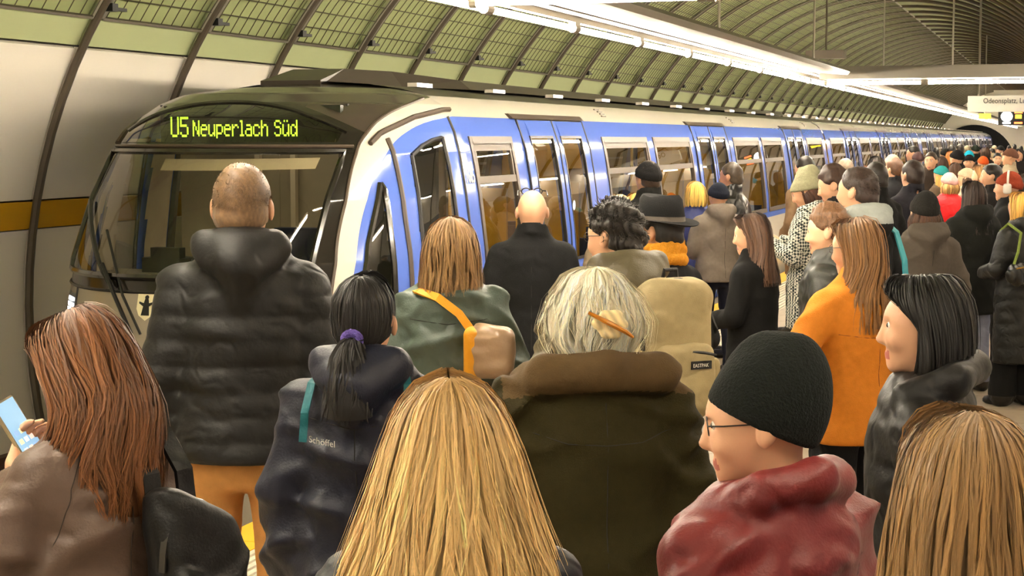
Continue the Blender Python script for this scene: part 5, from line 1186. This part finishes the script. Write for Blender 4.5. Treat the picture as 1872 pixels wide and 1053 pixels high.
# glasses temple of the burgundy jacket's wearer, jacket logo and piping of the navy jacket
glasses(p21)
V, F = net(lambda X, Y, Z: ell(X, Y, Z, (-.088, -.052, 1.672), (.006, .006, .006)), (-.10, -.07, 1.66), (-.07, -.04, 1.69), .0035); wear(p21, 'bead', V, F, mat('bead_amber', (.85, .45, .2), .3), True)
text = text_geo('Schöffel', .026, .0006, 1.0); v = text[0]
V = np.stack([-.128 + v[:, 0], np.interp(-.128 + v[:, 0], [-.16, -.10, -.04], [-.130, -.165, -.185]) - .022, 1.325 + v[:, 1] - .10 * v[:, 0]], 1)
wear(p3, 'logo', V, text[1], M['sign'], smooth=False)
for sx in (-1, 1):
    mb = MB(); strip(mb, [(sx * .115, -.02, 1.508), (sx * .135, -.10, 1.478), (sx * .145, -.145, 1.40), (sx * .15, -.150, 1.32)], [(0, -.2, 1), (0, -.6, .8), (0, -1, .3), (0, -1, 0)], .022, .006); wear_mb(p3, 'teal_trim', mb, cloth((.12, .42, .46), 'rain'), smooth=False)

# ------------------------------------------------------------------ bags and phones
def phone(P, c, n, up, label, scr):
    B = carried(P, 'smartphone', label, 'phone', c); n = np.array(n, float); n /= np.linalg.norm(n); up = np.array(up, float); up -= n * (up @ n); up /= np.linalg.norm(up); sd_ = np.cross(up, n); c = np.array(c)
    def box(a, b, d0, d1):
        mb = MB(); mb.box((-a, -b, d0), (a, b, d1)); mb.v = [tuple(c + sd_ * x + up * y + n * z) for x, y, z in mb.v]; return mb
    put_mb(B, 'case', box(.038, .078, -.005, .004), mat('phone_case', (.62, .56, .44), .4), False)
    s_ = put_mb(B, 'screen', box(.034, .073, .0042, .0050), scr, False)
    rg = random.Random(3)
    for r in range(3):
        for q in range(3):
            mb = MB(); x0 = -.026 + q * .019; y0 = -.062 + r * .024; mb.box((x0, y0, .0052), (x0 + .013, y0 + .013, .0058)); mb.v = [tuple(c + sd_ * x + up * y + n * z) for x, y, z in mb.v]
            put_mb(B, 'app_icon', mb, emit('icon_%d' % ((r * 3 + q) % 4), [(.8, .85, .9), (.9, .7, .6), (.3, .5, .8), (.95, .9, .5)][(r * 3 + q) % 4], .3), False, s_)
    return B
phone(p2, (-.085, .205, 1.475), (.25, -.80, .42), (-.35, .30, .85), 'lit smartphone held by the auburn-haired woman', emit('screen_blue', (.30, .55, .80), .28))
phone(p14, (.0, .40, 1.33), (0, -.6, .8), (0, .8, .5), 'small dark phone held by the woman in houndstooth', mat('screen_dark', (.10, .11, .13), .15))
# khaki backpack on the green parka
KH = cloth((.62, .56, .42), 'denim'); BK = cloth((.06, .06, .06), 'rain')
B = carried(p7, 'backpack', 'large khaki backpack with black trim worn over the green parka', 'backpack', (.09, -.27, 1.0))
bx_, by_ = .09, -.275
def pack(X, Y, Z):
    d = rbox(X, Y + .10 * (Z - 1.25) ** 2 * 4, Z, (bx_, by_, 1.235), (.150 - .0, .098, .265), .085)
    return d + folds(X, Y, Z, 2.2, .008)
V, F = net(pack, (bx_ - .2, by_ - .16, .93), (bx_ + .2, by_ + .16, 1.54), .0095); bd = put(B, 'pack_body', V, F, KH)
V, F = net(lambda X, Y, Z: rbox(X, Y, Z, (bx_ + .0, by_ - .105, 1.135), (.115, .045, .130), .040) + folds(X, Y, Z, 4.2, .005), (bx_ - .15, by_ - .19, .97), (bx_ + .15, by_ - .02, 1.30), .009); pk = put(B, 'front_pocket', V, F, KH)
mb = MB(); mb.tube([(bx_ + a, by_ - .145, 1.22 + .018 * (1 - (a / .11) ** 2)) for a in np.linspace(-.105, .105, 10)], .006, 6); put_mb(B, 'pocket_zip', mb, BK, parent=pk)
mb = MB(); A = np.linspace(0, pi, 22); strip(mb, [(bx_ + .150 * cos(a), by_ - .045, 1.24 + .262 * sin(a) ** .8) for a in A], [(cos(a), -.3, sin(a)) for a in A], .018, .006); put_mb(B, 'main_zip', mb, BK, False)
for sx in (-1, 1):
    mb = MB(); strip(mb, [(bx_ + sx * .153, by_ + .06, 1.42), (bx_ + sx * .158, by_ - .01, 1.36), (bx_ + sx * .155, by_ - .07, 1.30)], [(sx, 0, .2)] * 3, .028, .006); put_mb(B, 'compression_strap', mb, BK, False)
    mb = MB(); strip(mb, [(bx_ - .09 + sx * .095, -.19, 1.47), (bx_ - .09 + sx * .10, -.10, 1.535), (bx_ - .09 + sx * .105, .0, 1.52), (bx_ - .09 + sx * .11, .105, 1.44), (bx_ - .09 + sx * .12, .14, 1.32), (bx_ - .09 + sx * .15, .10, 1.18)], [(0, -.4, 1), (0, -.2, 1), (0, .2, 1), (0, .9, .5), (0, 1, 0), (sx * .5, 1, 0)], .06, .014); put_mb(B, 'shoulder_strap', mb, KH, False)
    V, F = net(lambda X, Y, Z: rbox(X, Y, Z, (bx_ + sx * .152, by_ + .0, 1.10), (.030, .07, .10), .028), (bx_ + sx * .152 - .05, by_ - .09, .98), (bx_ + sx * .152 + .05, by_ + .09, 1.22), .010); put(B, 'side_pouch', V, F, KH)
mb = MB(); mb.tube([(bx_ - .03, by_ + .02, 1.495), (bx_ - .025, by_ + .015, 1.53), (bx_ + .025, by_ + .015, 1.53), (bx_ + .03, by_ + .02, 1.495)], .008, 6); put_mb(B, 'top_handle', mb, BK)
mb = MB(); mb.box((bx_ - .005, by_ - .157, 1.175), (bx_ + .080, by_ - .145, 1.205)); pt = put_mb(B, 'patch', mb, BK, False)
t_ = text_geo('EASTPAK', .019, .0005, .85); v = t_[0]; put(B, 'patch_text', np.stack([bx_ + .001 + v[:, 0], np.full(len(v), by_ - .1578) - v[:, 2], 1.183 + v[:, 1]], 1), t_[1], M['sign'], False, pt)
# black backpack of the auburn-haired woman
B = carried(p2, 'backpack', 'black backpack slung on the auburn-haired woman\'s shoulder', 'backpack', (.16, -.23, .88))
def pack2(X, Y, Z): return smin(rbox(X, Y, Z + .55 * (X - .12), (.12, -.225, 1.09), (.115, .080, .25), .07), rbox(X, Y, Z + .55 * (X - .12), (.12, -.305, 1.02), (.09, .035, .14), .035), .02) + folds(X, Y, Z, 3.1, .010)
V, F = net(pack2, (-.05, -.40, .86), (.35, -.1, 1.46), .0095); put(B, 'pack_body', V, F, cloth((.075, .075, .085), 'rain'))
mb = MB(); A = np.linspace(.25, pi - .1, 18); strip(mb, [(.12 + .117 * cos(a), -.265, 1.09 + .25 * sin(a) ** .8 - .55 * .117 * cos(a)) for a in A], [(cos(a), -.4, sin(a)) for a in A], .016, .006); put_mb(B, 'zip', mb, mat('zip_grey', (.30, .29, .27), .3, metal=.6), False)
for x0 in (.05, .14):
    mb = MB(); strip(mb, [(x0, -.19, 1.22), (x0 - .01, -.175, 1.40), (x0 - .03, -.08, 1.525), (x0 - .02, .04, 1.50), (x0, .12, 1.38), (x0 + .04, .10, 1.2)], [(0, -1, .3), (0, -.8, .6), (0, -.2, 1), (0, .3, 1), (0, 1, .2), (0, 1, 0)], .045, .012); put_mb(B, 'shoulder_strap', mb, cloth((.08, .08, .09), 'rain'), False)
mb = MB(); mb.tube([(.235, -.27, 1.10), (.25, -.29, 1.06), (.24, -.29, 1.02)], .007, 6); put_mb(B, 'zip_pull', mb, mat('brass', (.75, .58, .25), .3, metal=.9))
# beige bag with a yellow strap
B = carried(p4, 'shoulder_bag', 'beige and yellow bag on a yellow strap across the grey-green jacket', 'bag', (.17, -.24, 1.10))
V, F = net(lambda X, Y, Z: rbox(X, Y, Z, (.185, -.225, 1.235), (.095, .055, .105), .04) + folds(X, Y, Z, 1.4, .010), (.05, -.33, 1.08), (.33, -.12, 1.39), .010); put(B, 'bag_body', V, F, cloth((.60, .49, .38), 'leather'))
V, F = net(lambda X, Y, Z: rbox(X, Y, Z, (.105, -.225, 1.225), (.030, .060, .115), .028), (.05, -.31, 1.08), (.16, -.14, 1.37), .010); put(B, 'side_panel', V, F, cloth((.85, .58, .10), 'rain'))
mb = MB(); strip(mb, [(-.155, -.02, 1.475), (-.125, -.11, 1.478), (-.04, -.168, 1.455), (.05, -.185, 1.39), (.11, -.20, 1.31)], [(-.3, 0, 1), (-.2, -.6, 1), (0, -1, .4), (0, -1, .2), (0, -1, .1)], .034, .010); put_mb(B, 'strap', mb, cloth((.88, .60, .08), 'rain'), False)
# teal-strapped bag behind the grey hood
B = carried(p17, 'shoulder_bag', 'dark bag on a teal strap behind the grey-hooded man', 'bag', (.20, -.12, .90))
mb = MB(); strip(mb, [(.11, .05, 1.50), (.13, -.05, 1.51), (.165, -.135, 1.43), (.19, -.175, 1.28), (.205, -.18, 1.12)], [(0, .2, 1), (0, -.2, 1), (.2, -1, .5), (.2, -1, .1), (.2, -1, 0)], .05, .008); put_mb(B, 'strap', mb, cloth((.22, .56, .60), 'rain'), False)
V, F = net(lambda X, Y, Z: rbox(X, Y, Z, (.22, -.20, 1.02), (.12, .05, .11), .04), (.07, -.28, .88), (.37, -.1, 1.16), .012); put(B, 'bag_body', V, F, cloth((.10, .10, .11), 'rain'))
# glossy handbag of the woman at the right edge
B = carried(p26, 'handbag', 'glossy black pleated handbag with a green chain strap', 'bag', (-.22, -.16, 1.02))
V, F = net(lambda X, Y, Z: ell(X, Y, Z, (-.22, -.19, 1.12), (.14, .06, .09)) - .012 * np.abs(np.sin(40 * X + 12 * Z)), (-.40, -.29, 1.0), (-.04, -.09, 1.24), .010); put(B, 'bag_body', V, F, cloth((.07, .07, .06), 'leather'))
mb = MB(); mb.tube([(-.33, -.19, 1.15), (-.27, -.20, 1.30), (-.20, -.17, 1.45), (-.17, -.02, 1.52), (-.12, .1, 1.45)], .012, 6); put_mb(B, 'strap', mb, cloth((.42, .48, .22), 'knit'))
mb = MB(); mb.tube([(-.33, -.235, 1.17), (-.22, -.26, 1.185), (-.12, -.235, 1.17)], .006, 6); put_mb(B, 'zip', mb, mat('brass', (.75, .58, .25), .3, metal=.9))

# ------------------------------------------------------------------ stitched seams on the nearest coats
TH = mat('thread_dark', (.10, .09, .07), .8)
seam(p6, 'back_seam', [(0, 1.44), (.004, 1.2), (0, .9)], m=TH); seam(p6, 'yoke_seam', [(-.19, 1.36), (-.1, 1.335), (0, 1.33), (.1, 1.335), (.19, 1.36)], m=TH)
TB = mat('thread_burgundy', (.22, .07, .07), .8)
seam(p21, 'back_seam', [(0, 1.36), (0, .95)], m=TB); seam(p21, 'yoke_seam', [(-.17, 1.37), (-.08, 1.33), (.08, 1.33), (.17, 1.37)], m=TB)
TO = mat('thread_orange', (.45, .24, .06), .8)
seam(p19, 'yoke_seam', [(-.17, 1.28), (-.05, 1.265), (.05, 1.265), (.17, 1.28)], m=TO); seam(p19, 'back_seam', [(0, 1.26), (0, .86)], m=TO)
TT = mat('thread_taupe', (.20, .16, .14), .8)
seam(p2, 'raglan_seam', [(-.08, 1.50), (-.13, 1.38), (-.16, 1.25)], m=TT); seam(p2, 'raglan_seam', [(.08, 1.50), (.13, 1.38), (.16, 1.25)], m=TT); seam(p2, 'back_seam', [(0, 1.42), (0, .9)], m=TT)
seam(p5, 'back_seam', [(0, 1.45), (0, .62)], m=TH); seam(p4, 'yoke_seam', [(-.16, 1.36), (0, 1.34), (.16, 1.36)], m=TH)
seam(p3, 'back_seam', [(0, 1.36), (0, .7)], m=TH); seam(p3, 'yoke_seam', [(-.16, 1.38), (0, 1.36), (.16, 1.38)], m=TH)
seam(p24, 'back_seam', [(0, 1.4), (0, .6)], m=TH); seam(p11, 'back_seam', [(0, 1.36), (0, .9)], m=TH)
